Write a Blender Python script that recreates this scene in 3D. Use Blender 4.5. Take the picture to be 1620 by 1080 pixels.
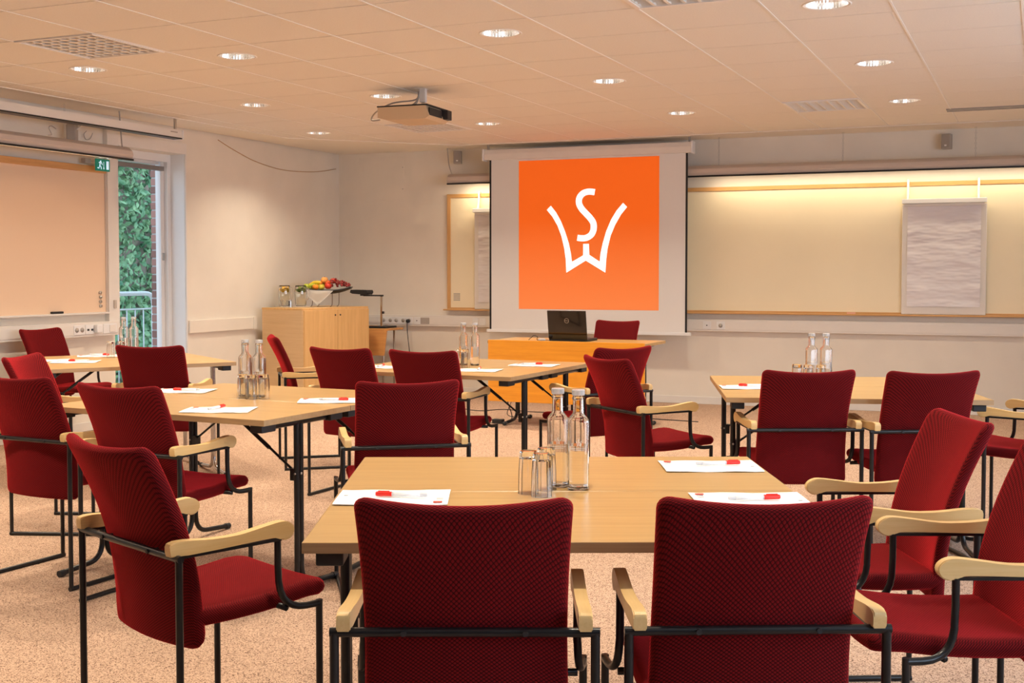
import bpy, bmesh, math, random
from mathutils import Vector, Matrix
random.seed(7)
PI = math.pi
S = bpy.context.scene
for o in list(bpy.data.objects): bpy.data.objects.remove(o)
COL = S.collection

# ------------------------------------------------------------------ camera
# world axes: x runs along the front wall (to the right), y towards the front wall, z up, metres
cam = bpy.data.cameras.new('camera'); camo = bpy.data.objects.new('camera', cam); COL.objects.link(camo)
camo.location = (0, 0, 1.33)
camo.rotation_euler = (PI/2 - 0.0386, 0, 0.4144)
cam.sensor_width = 36; cam.lens = 1908/1620*36; cam.shift_y = -34.2/1620
cam.clip_start = 0.05; cam.clip_end = 200
S.camera = camo

# ------------------------------------------------------------------ world, light, exposure
S.view_settings.view_transform = 'Standard'; S.view_settings.look = 'None'
S.view_settings.exposure = 0.0; S.view_settings.gamma = 1; S.view_settings.use_curve_mapping = False
w = bpy.data.worlds.new('sky'); S.world = w; w.use_nodes = True
nt = w.node_tree; nt.nodes.clear()
ow = nt.nodes.new('ShaderNodeOutputWorld'); bg = nt.nodes.new('ShaderNodeBackground')
tc = nt.nodes.new('ShaderNodeTexCoord'); sp = nt.nodes.new('ShaderNodeSeparateXYZ'); cr = nt.nodes.new('ShaderNodeValToRGB')
nt.links.new(tc.outputs['Generated'], sp.inputs[0]); nt.links.new(sp.outputs['Z'], cr.inputs[0])
cr.color_ramp.elements[0].color = (.55, .62, .68, 1); cr.color_ramp.elements[1].color = (.5, .7, 1, 1)
nt.links.new(cr.outputs[0], bg.inputs[0]); bg.inputs[1].default_value = 2.6
nt.links.new(bg.outputs[0], ow.inputs[0])

def area(name, loc, rot, sx, sy, power, color, shape='RECTANGLE', spread=PI):
    l = bpy.data.lights.new(name, 'AREA'); l.shape = shape; l.size = sx; l.size_y = sy
    l.energy = power; l.color = color; l.spread = spread
    o = bpy.data.objects.new(name, l); COL.objects.link(o); o.location = loc; o.rotation_euler = rot
    return o
# daylight entering through the windows of the right wall
DAY = (0.64, 0.79, 1.0)
for i, (y0) in enumerate((0.2, 3.0, 5.8)):
    area('daylight', (2.55, y0+1.1, 1.65), (0, PI/2, 0), 1.5, 2.2, 58, DAY)
WARM = (1.0, 0.87, 0.68)
DOWNLIGHT_W = 17

# ------------------------------------------------------------------ helpers
def nodes(name):
    m = bpy.data.materials.new(name); m.use_nodes = True
    n = m.node_tree; return m, n, n.nodes['Principled BSDF']
def mat(name, col, rough=0.6, metal=0, spec=0.5, noise=0, nscale=40, bump=0, bscale=200, emit=None, estr=0, trans=0, ior=1.45, coat=0, stretch=None):
    m, n, p = nodes(name)
    c = (*col, 1) if len(col) == 3 else col
    p.inputs['Base Color'].default_value = c; p.inputs['Roughness'].default_value = rough
    p.inputs['Metallic'].default_value = metal; p.inputs['Specular IOR Level'].default_value = spec
    p.inputs['Transmission Weight'].default_value = trans; p.inputs['IOR'].default_value = ior
    p.inputs['Coat Weight'].default_value = coat
    if emit: p.inputs['Emission Color'].default_value = (*emit, 1); p.inputs['Emission Strength'].default_value = estr
    t = n.nodes.new('ShaderNodeTexCoord'); src = t.outputs['Object']
    if stretch:
        mp = n.nodes.new('ShaderNodeMapping'); mp.inputs['Scale'].default_value = stretch
        n.links.new(src, mp.inputs[0]); src = mp.outputs[0]
    if noise:
        nz = n.nodes.new('ShaderNodeTexNoise'); nz.inputs['Scale'].default_value = nscale; nz.inputs['Detail'].default_value = 4
        n.links.new(src, nz.inputs['Vector'])
        r = n.nodes.new('ShaderNodeValToRGB')
        r.color_ramp.elements[0].position = .3; r.color_ramp.elements[1].position = .7
        r.color_ramp.elements[0].color = (*[x*(1-noise) for x in col[:3]], 1)
        r.color_ramp.elements[1].color = (*[min(1, x*(1+noise)) for x in col[:3]], 1)
        n.links.new(nz.outputs[0], r.inputs[0]); n.links.new(r.outputs[0], p.inputs['Base Color'])
    if bump:
        nb = n.nodes.new('ShaderNodeTexNoise'); nb.inputs['Scale'].default_value = bscale
        n.links.new(src, nb.inputs['Vector'])
        b = n.nodes.new('ShaderNodeBump'); b.inputs['Strength'].default_value = bump; b.inputs['Distance'].default_value = .01 if name != 'flip_paper' else .035
        n.links.new(nb.outputs[0], b.inputs['Height']); n.links.new(b.outputs[0], p.inputs['Normal'])
    return m

def wood(name, base, dark, rough=.35, axis='x', scale=1.0):
    m, n, p = nodes(name)
    t = n.nodes.new('ShaderNodeTexCoord'); mp = n.nodes.new('ShaderNodeMapping')
    st = {'x': (1.2, 26, 26), 'y': (26, 1.2, 26), 'z': (26, 26, 1.2)}[axis]
    mp.inputs['Scale'].default_value = tuple(s*scale for s in st)
    n.links.new(t.outputs['Object'], mp.inputs[0])
    nz = n.nodes.new('ShaderNodeTexNoise'); nz.inputs['Scale'].default_value = 1.5; nz.inputs['Detail'].default_value = 6; nz.inputs['Roughness'].default_value = .65
    n.links.new(mp.outputs[0], nz.inputs['Vector'])
    nf = n.nodes.new('ShaderNodeTexNoise'); nf.inputs['Scale'].default_value = 9; nf.inputs['Detail'].default_value = 2
    n.links.new(mp.outputs[0], nf.inputs['Vector'])
    mx = n.nodes.new('ShaderNodeMath'); mx.operation = 'MULTIPLY_ADD'; mx.inputs[1].default_value = .35
    n.links.new(nf.outputs[0], mx.inputs[0]); n.links.new(nz.outputs[0], mx.inputs[2])
    r = n.nodes.new('ShaderNodeValToRGB'); r.color_ramp.elements[0].position = .45; r.color_ramp.elements[1].position = .85
    r.color_ramp.elements[0].color = (*dark, 1); r.color_ramp.elements[1].color = (*base, 1)
    n.links.new(mx.outputs[0], r.inputs[0]); n.links.new(r.outputs[0], p.inputs['Base Color'])
    p.inputs['Roughness'].default_value = rough
    return m

def cloth(name, c1, c2, cell=0.0105):
    """woven upholstery: staggered diamond cells in colour and relief"""
    m, n, p = nodes(name)
    t = n.nodes.new('ShaderNodeTexCoord'); mp = n.nodes.new('ShaderNodeMapping')
    mp.inputs['Rotation'].default_value = (PI/4*0, 0, 0)
    n.links.new(t.outputs['Object'], mp.inputs[0])
    sx = n.nodes.new('ShaderNodeSeparateXYZ'); n.links.new(mp.outputs[0], sx.inputs[0])
    def mth(op, a, b=None, v=None):
        q = n.nodes.new('ShaderNodeMath'); q.operation = op; n.links.new(a, q.inputs[0])
        if b is not None: n.links.new(b, q.inputs[1])
        elif v is not None: q.inputs[1].default_value = v
        return q.outputs[0]
    yz = mth('ADD', sx.outputs['Y'], sx.outputs['Z'])
    k = PI/cell
    a = mth('MULTIPLY', mth('ADD', sx.outputs['X'], mth('MULTIPLY', yz, v=1.5)), v=k)
    b = mth('MULTIPLY', mth('SUBTRACT', sx.outputs['X'], mth('MULTIPLY', yz, v=1.5)), v=k)
    pr = mth('MULTIPLY', mth('SINE', a), mth('SINE', b))
    pw = mth('ABSOLUTE', pr)
    r = n.nodes.new('ShaderNodeValToRGB'); r.color_ramp.elements[0].position = .05; r.color_ramp.elements[1].position = .6
    r.color_ramp.elements[0].color = (*c2, 1); r.color_ramp.elements[1].color = (*c1, 1)
    n.links.new(pw, r.inputs[0]); n.links.new(r.outputs[0], p.inputs['Base Color'])
    bp = n.nodes.new('ShaderNodeBump'); bp.inputs['Strength'].default_value = .5; bp.inputs['Distance'].default_value = .0015
    n.links.new(pw, bp.inputs['Height']); n.links.new(bp.outputs[0], p.inputs['Normal'])
    p.inputs['Roughness'].default_value = .9; p.inputs['Specular IOR Level'].default_value = .15
    p.inputs['Sheen Weight'].default_value = 1.0; p.inputs['Sheen Roughness'].default_value = .4
    p.inputs['Sheen Tint'].default_value = (1, .04, .05, 1)
    return m

def obj(name, bm, m, parent=None, smooth=False, loc=None, rotz=None, angle=None):
    bmesh.ops.recalc_face_normals(bm, faces=bm.faces)
    me = bpy.data.meshes.new(name); bm.to_mesh(me); bm.free()
    if smooth:
        for p in me.polygons: p.use_smooth = True
        if angle is not None:
            try: me.set_sharp_from_angle(angle=angle)
            except Exception: pass
    for mm in (m if isinstance(m, (list, tuple)) else [m]): me.materials.append(mm)
    o = bpy.data.objects.new(name, me); COL.objects.link(o)
    if parent: o.parent = parent
    if loc is not None: o.location = loc
    if rotz is not None: o.rotation_euler = (0, 0, rotz)
    return o
def thing(name, label, cat, loc=(0, 0, 0), rotz=0, group=None):
    o = bpy.data.objects.new(name, None); COL.objects.link(o); o.empty_display_size = .05
    o.location = loc; o.rotation_euler = (0, 0, rotz); o['label'] = label; o['category'] = cat
    if group: o['group'] = group
    return o
def tag(o, label, cat, group=None):
    o['label'] = label; o['category'] = cat
    if group: o['group'] = group
    return o
def struct(name, bm, m, parent=None, loc=None, rotz=None, **k):
    o = obj(name, bm, m, parent, loc=loc, rotz=rotz, **k)
    if parent is None: o['kind'] = 'structure'
    return o
def dup(root, loc, rotz, label, group=None):
    kids = {}
    for q in ALLKIDS(root): kids.setdefault(q.parent, []).append(q)
    r = root.copy(); COL.objects.link(r); r.location = loc; r.rotation_euler = (0, 0, rotz); r['label'] = label
    if group: r['group'] = group
    for ch in kids.get(root, []):
        c = ch.copy(); COL.objects.link(c); c.parent = r
        for g in kids.get(ch, []):
            d = g.copy(); COL.objects.link(d); d.parent = c
    return r
def ALLKIDS(root):
    out = []
    for c in root.children:
        out.append(c); out.extend(c.children)
    return out
B = bmesh.new
def bx(bm, x0, x1, y0, y1, z0, z1, bev=0, seg=2, mi=0):
    vs = [bm.verts.new((x, y, z)) for z in (z0, z1) for (x, y) in ((x0, y0), (x1, y0), (x1, y1), (x0, y1))]
    fs = [bm.faces.new([vs[i] for i in f]) for f in ((3, 2, 1, 0), (4, 5, 6, 7), (0, 1, 5, 4), (1, 2, 6, 5), (2, 3, 7, 6), (3, 0, 4, 7))]
    for f in fs: f.material_index = mi
    if bev:
        es = list({e for f in fs for e in f.edges})
        bmesh.ops.bevel(bm, geom=es, offset=bev, segments=seg, affect='EDGES', profile=.5)
    return bm
def box(*a, **k): return bx(B(), *a, **k)
def tube(bm, pts, r, seg=10, cap=True):
    pts = [Vector(p) for p in pts]; rings = []
    rr = r if isinstance(r, (list, tuple)) else [r]*len(pts)
    up = None
    for i, p in enumerate(pts):
        d = (pts[min(i+1, len(pts)-1)] - pts[max(i-1, 0)]).normalized()
        if up is None:
            up = Vector((0, 0, 1)) if abs(d.z) < .9 else Vector((1, 0, 0))
        a = d.cross(up).normalized(); b = a.cross(d).normalized(); up = b
        rings.append([bm.verts.new(p + (a*math.cos(2*PI*k/seg) + b*math.sin(2*PI*k/seg))*rr[i]) for k in range(seg)])
    for u, v in zip(rings, rings[1:]):
        for k in range(seg): bm.faces.new((u[k], u[(k+1) % seg], v[(k+1) % seg], v[k]))
    if cap: bm.faces.new(rings[0][::-1]); bm.faces.new(rings[-1])
    return bm
def arc(p, q, c, n=6):
    """quarter-like bend from p to q steered by control point c"""
    p, q, c = Vector(p), Vector(q), Vector(c)
    return [tuple(p*(1-t)**2 + c*2*t*(1-t) + q*t*t) for t in [i/n for i in range(n+1)]]
def lathe(bm, prof, seg=24, cx=0, cy=0, sq=None, mi=0):
    rings = []
    for r, z in prof:
        ring = []
        for k in range(seg):
            a = 2*PI*k/seg; c, s = math.cos(a), math.sin(a); f = 1
            if sq: f = 1/((abs(c)**sq + abs(s)**sq)**(1/sq))
            ring.append(bm.verts.new((cx + r*c*f, cy + r*s*f, z)))
        rings.append(ring)
    for u, v in zip(rings, rings[1:]):
        for k in range(seg):
            f = bm.faces.new((u[k], u[(k+1) % seg], v[(k+1) % seg], v[k])); f.material_index = mi
    if prof[0][0] > 1e-6: bm.faces.new(rings[0][::-1])
    if prof[-1][0] > 1e-6: bm.faces.new(rings[-1])
    return bm
def prism(bm, poly, d0, d1, plane='xz', mi=0):
    def P(a, b, d):
        return {'xz': (a, d, b), 'yz': (d, a, b), 'xy': (a, b, d)}[plane]
    u = [bm.verts.new(P(a, b, d0)) for a, b in poly]; v = [bm.verts.new(P(a, b, d1)) for a, b in poly]
    n = len(poly); fs = [bm.faces.new(u[::-1]), bm.faces.new(v)]
    for i in range(n): fs.append(bm.faces.new((u[i], u[(i+1) % n], v[(i+1) % n], v[i])))
    for f in fs: f.material_index = mi
    return bm
def ribbon(pts, wd):
    """2-D outline of a stroke along pts"""
    L, R = [], []
    for i, p in enumerate(pts):
        a = pts[max(i-1, 0)]; b = pts[min(i+1, len(pts)-1)]
        dx, dy = b[0]-a[0], b[1]-a[1]; l = math.hypot(dx, dy) or 1
        L.append((p[0]-dy/l*wd/2, p[1]+dx/l*wd/2)); R.append((p[0]+dy/l*wd/2, p[1]-dx/l*wd/2))
    return L, R
def spline(pts, n=6):
    out = []
    P = [pts[0]] + list(pts) + [pts[-1]]
    for i in range(1, len(P)-2):
        for k in range(n):
            t = k/n
            out.append(tuple(.5*((2*P[i][j]) + (-P[i-1][j]+P[i+1][j])*t + (2*P[i-1][j]-5*P[i][j]+4*P[i+1][j]-P[i+2][j])*t*t + (-P[i-1][j]+3*P[i][j]-3*P[i+1][j]+P[i+2][j])*t**3) for j in range(len(pts[0]))))
    out.append(tuple(pts[-1])); return out
def sphere(bm, c, r, seg=14, rings=8, sc=(1, 1, 1)):
    mtx = Matrix.Translation(c) @ Matrix.Diagonal((*[r*s for s in sc], 1))
    bmesh.ops.create_uvsphere(bm, u_segments=seg, v_segments=rings, radius=1, matrix=mtx)
    return bm

# ------------------------------------------------------------------ materials
M_wall = mat('painted_wallpaper', (.81, .75, .66), .75, noise=.03, nscale=3, bump=.15, bscale=350)
M_wallr = mat('painted_wall_plain', (.80, .74, .65), .75, noise=.03, nscale=3)
M_white = mat('white_lacquer', (.78, .74, .69), .4, noise=.015, nscale=6)
M_window = mat('window_white', (.80, .80, .80), .35)
M_tile = mat('mineral_tile', (.86, .80, .72), .9, noise=.03, nscale=120, bump=.25, bscale=500)
M_soffit = mat('soffit_paint', (.86, .80, .71), .85)
M_bar = mat('ceiling_grid', (.88, .83, .77), .4)
M_plenum = mat('plenum_dark', (.10, .07, .05), .9)
M_black = mat('black_lacquer', (.012, .012, .013), .28, spec=.5, noise=.2, nscale=30)
M_blackm = mat('black_plastic', (.02, .02, .022), .5)
M_blackglint = mat('black_window_glint', (.62, .62, .63), .22, metal=1)  # silver colour paints a window reflection onto black table legs
M_steel = mat('brushed_steel', (.55, .54, .52), .3, metal=1)
M_cloth = cloth('red_woven_cloth', (.17, .004, .006), (.022, .0005, .001))
M_top = wood('beech_laminate', (.54, .335, .125), (.44, .25, .085), .3, 'x')
M_edge = wood('beech_edge', (.50, .33, .17), (.40, .25, .12), .4, 'x')
M_arm = wood('birch_arm', (.80, .55, .25), (.72, .46, .18), .35, 'y')
M_cab = wood('maple_veneer', (.82, .52, .22), (.70, .42, .16), .35, 'z')
M_cab2 = wood('maple_veneer_top', (.78, .55, .30), (.70, .47, .24), .35, 'x')
M_orange = wood('amber_veneer', (.86, .36, .03), (.74, .28, .02), .35, 'x')
M_trol = wood('trolley_veneer', (.72, .36, .12), (.6, .28, .09), .4, 'x')
M_frame = wood('oak_frame', (.70, .40, .16), (.56, .30, .10), .4, 'x')
M_framez = wood('oak_frame_upright', (.70, .40, .16), (.56, .30, .10), .4, 'z')
M_tray = mat('brass_tray', (.80, .50, .12), .25, metal=.6)
M_paper = mat('white_paper', (.9, .9, .9), .8, noise=.01, nscale=50)
M_red = mat('red_print', (.75, .06, .03), .5)
M_redp = mat('red_plastic', (.8, .03, .02), .3)
M_ink = mat('grey_ink', (.25, .25, .27), .7)
M_clear = mat('clear_plastic', (.95, .95, .97), .08, trans=.85, ior=1.2)
M_glass = mat('clear_glass', (1, 1, 1), 0.0, trans=1, ior=1.5)
M_pane = mat('window_glass', (.97, 1, .99), 0.0, trans=1, ior=1.02)
M_water = mat('drinking_water', (1, 1, 1), 0.0, trans=1, ior=1.33)
M_fabric = mat('screen_fabric', (.80, .78, .76), .85, noise=.01, nscale=2)
M_wbl = mat('whiteboard_left', (.84, .62, .44), .45)
M_wb = mat('felt_board_cream', (.90, .80, .58), .55, noise=.02, nscale=2)
M_shade = mat('lamp_shade_metal', (.62, .52, .45), .4)
M_alu = mat('lamp_louvre', (.8, .75, .7), .2, metal=1)
M_speaker = mat('speaker_grey', (.42, .38, .34), .5)
M_green = mat('sign_green', (.0, .16, .10), .4, emit=(.0, .22, .14), estr=.35)
M_signw = mat('sign_white', (.7, .85, .9), .4, emit=(.55, .8, 1), estr=.7)
M_lampglow = mat('lamp_glow', (1, 1, 1), .4, emit=(1, .86, .66), estr=14)
M_reflect = mat('lamp_reflector', (.93, .92, .9), .25, metal=.85)
M_screenimg = None

# ------------------------------------------------------------------ room shell
LX = -7.37                 # left wall face
FX, FY, FT = -7.35, 11.85, 0.034   # front wall: corner and skew
RX, BY = 2.6, -4.2         # right wall, wall behind the camera
CZ = 2.68
ct, st_ = math.cos(FT), math.sin(FT)
def FWp(s, off=0, z=0): return (FX + s*ct + off*st_, FY + s*st_ - off*ct, z)

# carpet
m, n, p = nodes('speckled_carpet')
t = n.nodes.new('ShaderNodeTexCoord')
vo = n.nodes.new('ShaderNodeTexVoronoi'); vo.inputs['Scale'].default_value = 290; n.links.new(t.outputs['Object'], vo.inputs['Vector'])
sepc = n.nodes.new('ShaderNodeSeparateColor'); n.links.new(vo.outputs['Color'], sepc.inputs[0])
r = n.nodes.new('ShaderNodeValToRGB'); r.color_ramp.interpolation = 'LINEAR'
e = r.color_ramp.elements; e[0].position = .12; e[0].color = (.16, .085, .06, 1); e[1].position = .34; e[1].color = (.58, .385, .27, 1)
e2 = r.color_ramp.elements.new(.8); e2.color = (.66, .46, .335, 1)
n.links.new(sepc.outputs[0], r.inputs[0])
nz = n.nodes.new('ShaderNodeTexNoise'); nz.inputs['Scale'].default_value = 1.3; nz.inputs['Detail'].default_value = 3; n.links.new(t.outputs['Object'], nz.inputs['Vector'])
mr = n.nodes.new('ShaderNodeMapRange'); mr.inputs['To Min'].default_value = .86; mr.inputs['To Max'].default_value = 1.1; n.links.new(nz.outputs[0], mr.inputs[0])
mx = n.nodes.new('ShaderNodeMix'); mx.data_type = 'RGBA'; mx.blend_type = 'MULTIPLY'; mx.inputs[0].default_value = 1
n.links.new(r.outputs[0], mx.inputs[6]); n.links.new(mr.outputs[0], mx.inputs[7]); n.links.new(mx.outputs[2], p.inputs['Base Color'])
bp = n.nodes.new('ShaderNodeBump'); bp.inputs['Strength'].default_value = .6; bp.inputs['Distance'].default_value = .004
n.links.new(vo.outputs['Distance'], bp.inputs['Height']); n.links.new(bp.outputs[0], p.inputs['Normal'])
p.inputs['Roughness'].default_value = .95; p.inputs['Specular IOR Level'].default_value = .1
M_carpet = m
b = box(LX-.2, RX+.2, BY-.2, 12.5, -.1, 0); fl = struct('floor', b, M_carpet)
# front wall (its own local frame: x along the wall, -y into the room)
struct('wall_front', box(-.15, 10.3, 0, .2, 0, 2.9), M_wall, loc=(FX, FY, 0), rotz=FT)
struct('baseboard_front', box(0.02, 9.9, -.012, 0, 0, .075, bev=.003), M_white, loc=(FX, FY, 0), rotz=FT)
# left wall with the balcony door opening y 8.19..9.14, z .04..2.42
b = B()
OY0, OY1, OZ0, OZ1 = 8.19, 9.14, 0.04, 2.44
bx(b, LX-.25, LX, BY, OY0, 0, 2.9); bx(b, LX-.25, LX, OY1, 12.1, 0, 2.9)
bx(b, LX-.25, LX, OY0, OY1, OZ1, 2.9); bx(b, LX-.25, LX, OY0, OY1, 0, OZ0)
struct('wall_left', b, M_wall)
# right wall with three window openings, wall behind the camera with none
def wall_open(axis, pos, thick, a0, a1, opens, name):
    b = B(); cur = a0
    def seg(u0, u1, z0, z1):
        if axis == 'x': bx(b, pos, pos+thick, u0, u1, z0, z1)
        else: bx(b, u0, u1, pos, pos+thick, z0, z1)
    for u0, u1, z0, z1 in opens:
        seg(cur, u0, 0, 2.9); seg(u0, u1, 0, z0); seg(u0, u1, z1, 2.9); cur = u1
    seg(cur, a1, 0, 2.9)
    return struct(name, b, M_wallr)
RO = [(y0, y0+2.2, .9, 2.4) for y0 in (.2, 3.0, 5.8)]
BO = []
wall_open('x', RX, .2, BY-.2, 12.5, RO, 'wall_right')
_wb = wall_open('y', BY-.2, .2, LX-.2, RX, BO, 'wall_back'); _wb.data.materials[0] = mat('bounce_cut_wall', (.10, .08, .07), .9)  # unseen wall made dark to cut light bouncing onto the chair backs
for i, (u0, u1, z0, z1) in enumerate(RO):
    b = B(); f = .06
    for a in ((u0, u0+f), ((u0+u1)/2-f/2, (u0+u1)/2+f/2), (u1-f, u1)): bx(b, RX+.08, RX+.14, a[0], a[1], z0, z1)
    bx(b, RX+.08, RX+.14, u0, u1, z0, z0+f); bx(b, RX+.08, RX+.14, u0, u1, z1-f, z1)
    wn = struct('window_%d' % (i+2), b, M_window)
    struct('pane', box(RX+.105, RX+.111, u0+f, u1-f, z0+f, z1-f), M_pane, wn)
for i, (u0, u1, z0, z1) in enumerate(BO):
    b = B(); f = .06
    for a in ((u0, u0+f), ((u0+u1)/2-f/2, (u0+u1)/2+f/2), (u1-f, u1)): bx(b, a[0], a[1], BY-.14, BY-.08, z0, z1)
    bx(b, u0, u1, BY-.14, BY-.08, z0, z0+f); bx(b, u0, u1, BY-.14, BY-.08, z1-f, z1)
    wn = struct('window_%d' % (i+5), b, M_window)
    struct('pane', box(u0+f, u1-f, BY-.111, BY-.105, z0+f, z1-f), M_pane, wn)
struct('baseboard_left', box(LX, LX+.012, BY, OY0-.12, 0, .075, bev=.003), M_white)

# ------------------------------------------------------------------ ceiling: slab, plaster margin, grid bars and tiles
EL, EF = -6.93, 11.5       # edges of the tile field
CH = [(-6.93, 10.18), (-5.66, 11.47)]   # chamfered corner of the tile field
b = B()
bx(b, LX-.2, RX+.2, BY-.2, 12.5, 2.86, 2.95)
c_ = struct('ceiling', b, M_plenum)
def flat(poly, z0, z1, bm=None): return prism(bm or B(), poly, z0, z1, 'xy')
b = B()
fw = lambda s: FWp(s)[:2]
flat([(LX, BY), (EL, BY), (EL, CH[0][1]), (CH[1][0], CH[1][1]), fw(1.69), fw(0)], CZ, CZ+.02, b)
flat([(CH[1][0], CH[1][1]), (RX, EF+.16), (RX, 12.25), fw(1.69)], CZ, CZ+.02, b)
struct('margin', b, M_soffit, c_)
b = B()
for (p0, p1) in (((EL, BY), CH[0]), (CH[0], CH[1]), (CH[1], (RX, EF+.16))):
    d = Vector((p1[0]-p0[0], p1[1]-p0[1])).normalized(); nrm = Vector((-d.y, d.x))*.011
    prism(b, [(p0[0]-nrm.x, p0[1]-nrm.y), (p1[0]-nrm.x, p1[1]-nrm.y), (p1[0]+nrm.x, p1[1]+nrm.y), (p0[0]+nrm.x, p0[1]+nrm.y)], CZ-.006, CZ+.02, 'xy')
struct('edge_trim', b, M_bar, c_)
TW, TB_ = .6, .618
GX0, GY0 = -3.116, 5.314
def tx(i): return GX0 + TW*i
def ty(j): return GY0 + TB_*j
def inside(x, y):
    if x < EL or x > RX or y > EF + .16*(x-CH[1][0])/8: return False
    # chamfer
    (x0, y0), (x1, y1) = CH
    return (y-y0)*(x1-x0) - (x-x0)*(y1-y0) < 0
def clip(poly):
    def half(P, f):
        out = []
        for i in range(len(P)):
            a, c = P[i], P[(i+1) % len(P)]; fa, fc = f(a), f(c)
            if fa >= 0: out.append(a)
            if (fa >= 0) != (fc >= 0):
                t_ = fa/(fa-fc); out.append((a[0]+(c[0]-a[0])*t_, a[1]+(c[1]-a[1])*t_))
        return out
    (x0, y0), (x1, y1) = CH
    for f in (lambda q: q[0]-EL, lambda q: RX-q[0], lambda q: EF-.03+.16*(q[0]-x1)/8.26-q[1],
              lambda q: -((q[1]-y0)*(x1-x0)-(q[0]-x0)*(y1-y0)), lambda q: q[1]-BY):
        poly = half(poly, f)
        if len(poly) < 3: return None
    return poly
LIGHTS = {}
for j, y in ((7, 9.95), (4, 8.095), (1, 6.24), (-2, 4.387), (-5, 2.53)):
    for i in (-3, 0, 3): LIGHTS[(i, j)] = 1
    LIGHTS[((-6 if j == 7 else -5), j)] = 1
VENTS = {(-4, 0): 'round', (2, 7): 'slot', (-4, 7): 'round', (2, 0): 'slot'}
def tile_bm(poly, hole=None):
    bm = B()
    if not hole: return flat(poly, CZ, CZ+.012, bm)
    cx, cy, R = hole; N = 24
    def sqpt(a):
        c, s = math.cos(a), math.sin(a); h = TW/2-.006; hy = TB_/2-.004
        k = min(h/abs(c) if abs(c) > 1e-9 else 9, hy/abs(s) if abs(s) > 1e-9 else 9)
        return (cx+c*k, cy+s*k)
    angs = sorted(set([2*PI*k/N for k in range(N)] + [math.atan2(sy*(TB_/2-.004), sx_*(TW/2-.006)) % (2*PI) for sx_ in (-1, 1) for sy in (-1, 1)]))
    lo = []; li = []; uo = []; ui = []
    for a in angs:
        q = sqpt(a)
        lo.append(bm.verts.new((*q, CZ))); li.append(bm.verts.new((cx+R*math.cos(a), cy+R*math.sin(a), CZ)))
        uo.append(bm.verts.new((*q, CZ+.012))); ui.append(bm.verts.new((cx+R*math.cos(a), cy+R*math.sin(a), CZ+.012)))
    L = len(angs)
    for k in range(L):
        q = (k+1) % L
        bm.faces.new((lo[k], lo[q], li[q], li[k])); bm.faces.new((uo[k], ui[k], ui[q], uo[q]))
        bm.faces.new((lo[k], uo[k], uo[q], lo[q])); bm.faces.new((li[k], li[q], ui[q], ui[k]))
    return bm
rest = B()
shared = None
for i in range(-7, 10):
    for j in range(-15, 11):
        if (i, j) in VENTS: continue
        x0, x1, y0, y1 = tx(i)+.006, tx(i+1)-.006, ty(j)+.004, ty(j+1)-.004
        poly = clip([(x0, y0), (x1, y0), (x1, y1), (x0, y1)])
        if not poly: continue
        full = len(poly) == 4 and abs(poly[0][0]-x0) < 1e-6 and abs(poly[2][0]-x1) < 1e-6 and abs(poly[2][1]-y1) < 1e-6 and abs(poly[0][1]-y0) < 1e-6 and abs(poly[3][1]-y1) < 1e-6
        seen = j >= -3 and (i < 5)
        if (i, j) in LIGHTS and full:
            bm = tile_bm(poly, (tx(i)+.3, ty(j)+TB_/2, .108))
            if seen: obj('ceiling_tile', bm, M_tile, c_)
            else:
                me = bpy.data.meshes.new('x'); bm.to_mesh(me); bm.free(); rest.from_mesh(me); bpy.data.meshes.remove(me)
        elif not seen:
            LIGHTS.pop((i, j), None); flat(poly, CZ, CZ+.012, rest)
        elif full:
            LIGHTS.pop((i, j), None)
            if shared is None:
                w2, h2 = TW/2-.006, TB_/2-.004
                bm = flat([(-w2, -h2), (w2, -h2), (w2, h2), (-w2, h2)], 0, .012)
                o = obj('ceiling_tile', bm, M_tile, c_); shared = o.data
            else:
                o = bpy.data.objects.new('ceiling_tile', shared); COL.objects.link(o); o.parent = c_
            o.location = (tx(i)+.3, ty(j)+TB_/2, CZ)
        else:
            LIGHTS.pop((i, j), None); obj('ceiling_tile', flat(poly, CZ, CZ+.012), M_tile, c_)
o = obj('ceiling_tile', rest, M_tile, c_); o['kind'] = 'stuff'
for i in range(-6, 10):
    x = tx(i)
    y1 = EF-.02 if x > CH[1][0] else CH[0][1] + (x-CH[0][0])/(CH[1][0]-CH[0][0])*(CH[1][1]-CH[0][1])
    if x < RX: obj('grid_bar', box(x-.0055, x+.0055, BY, y1, CZ-.003, CZ+.01), M_bar, c_)

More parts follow.
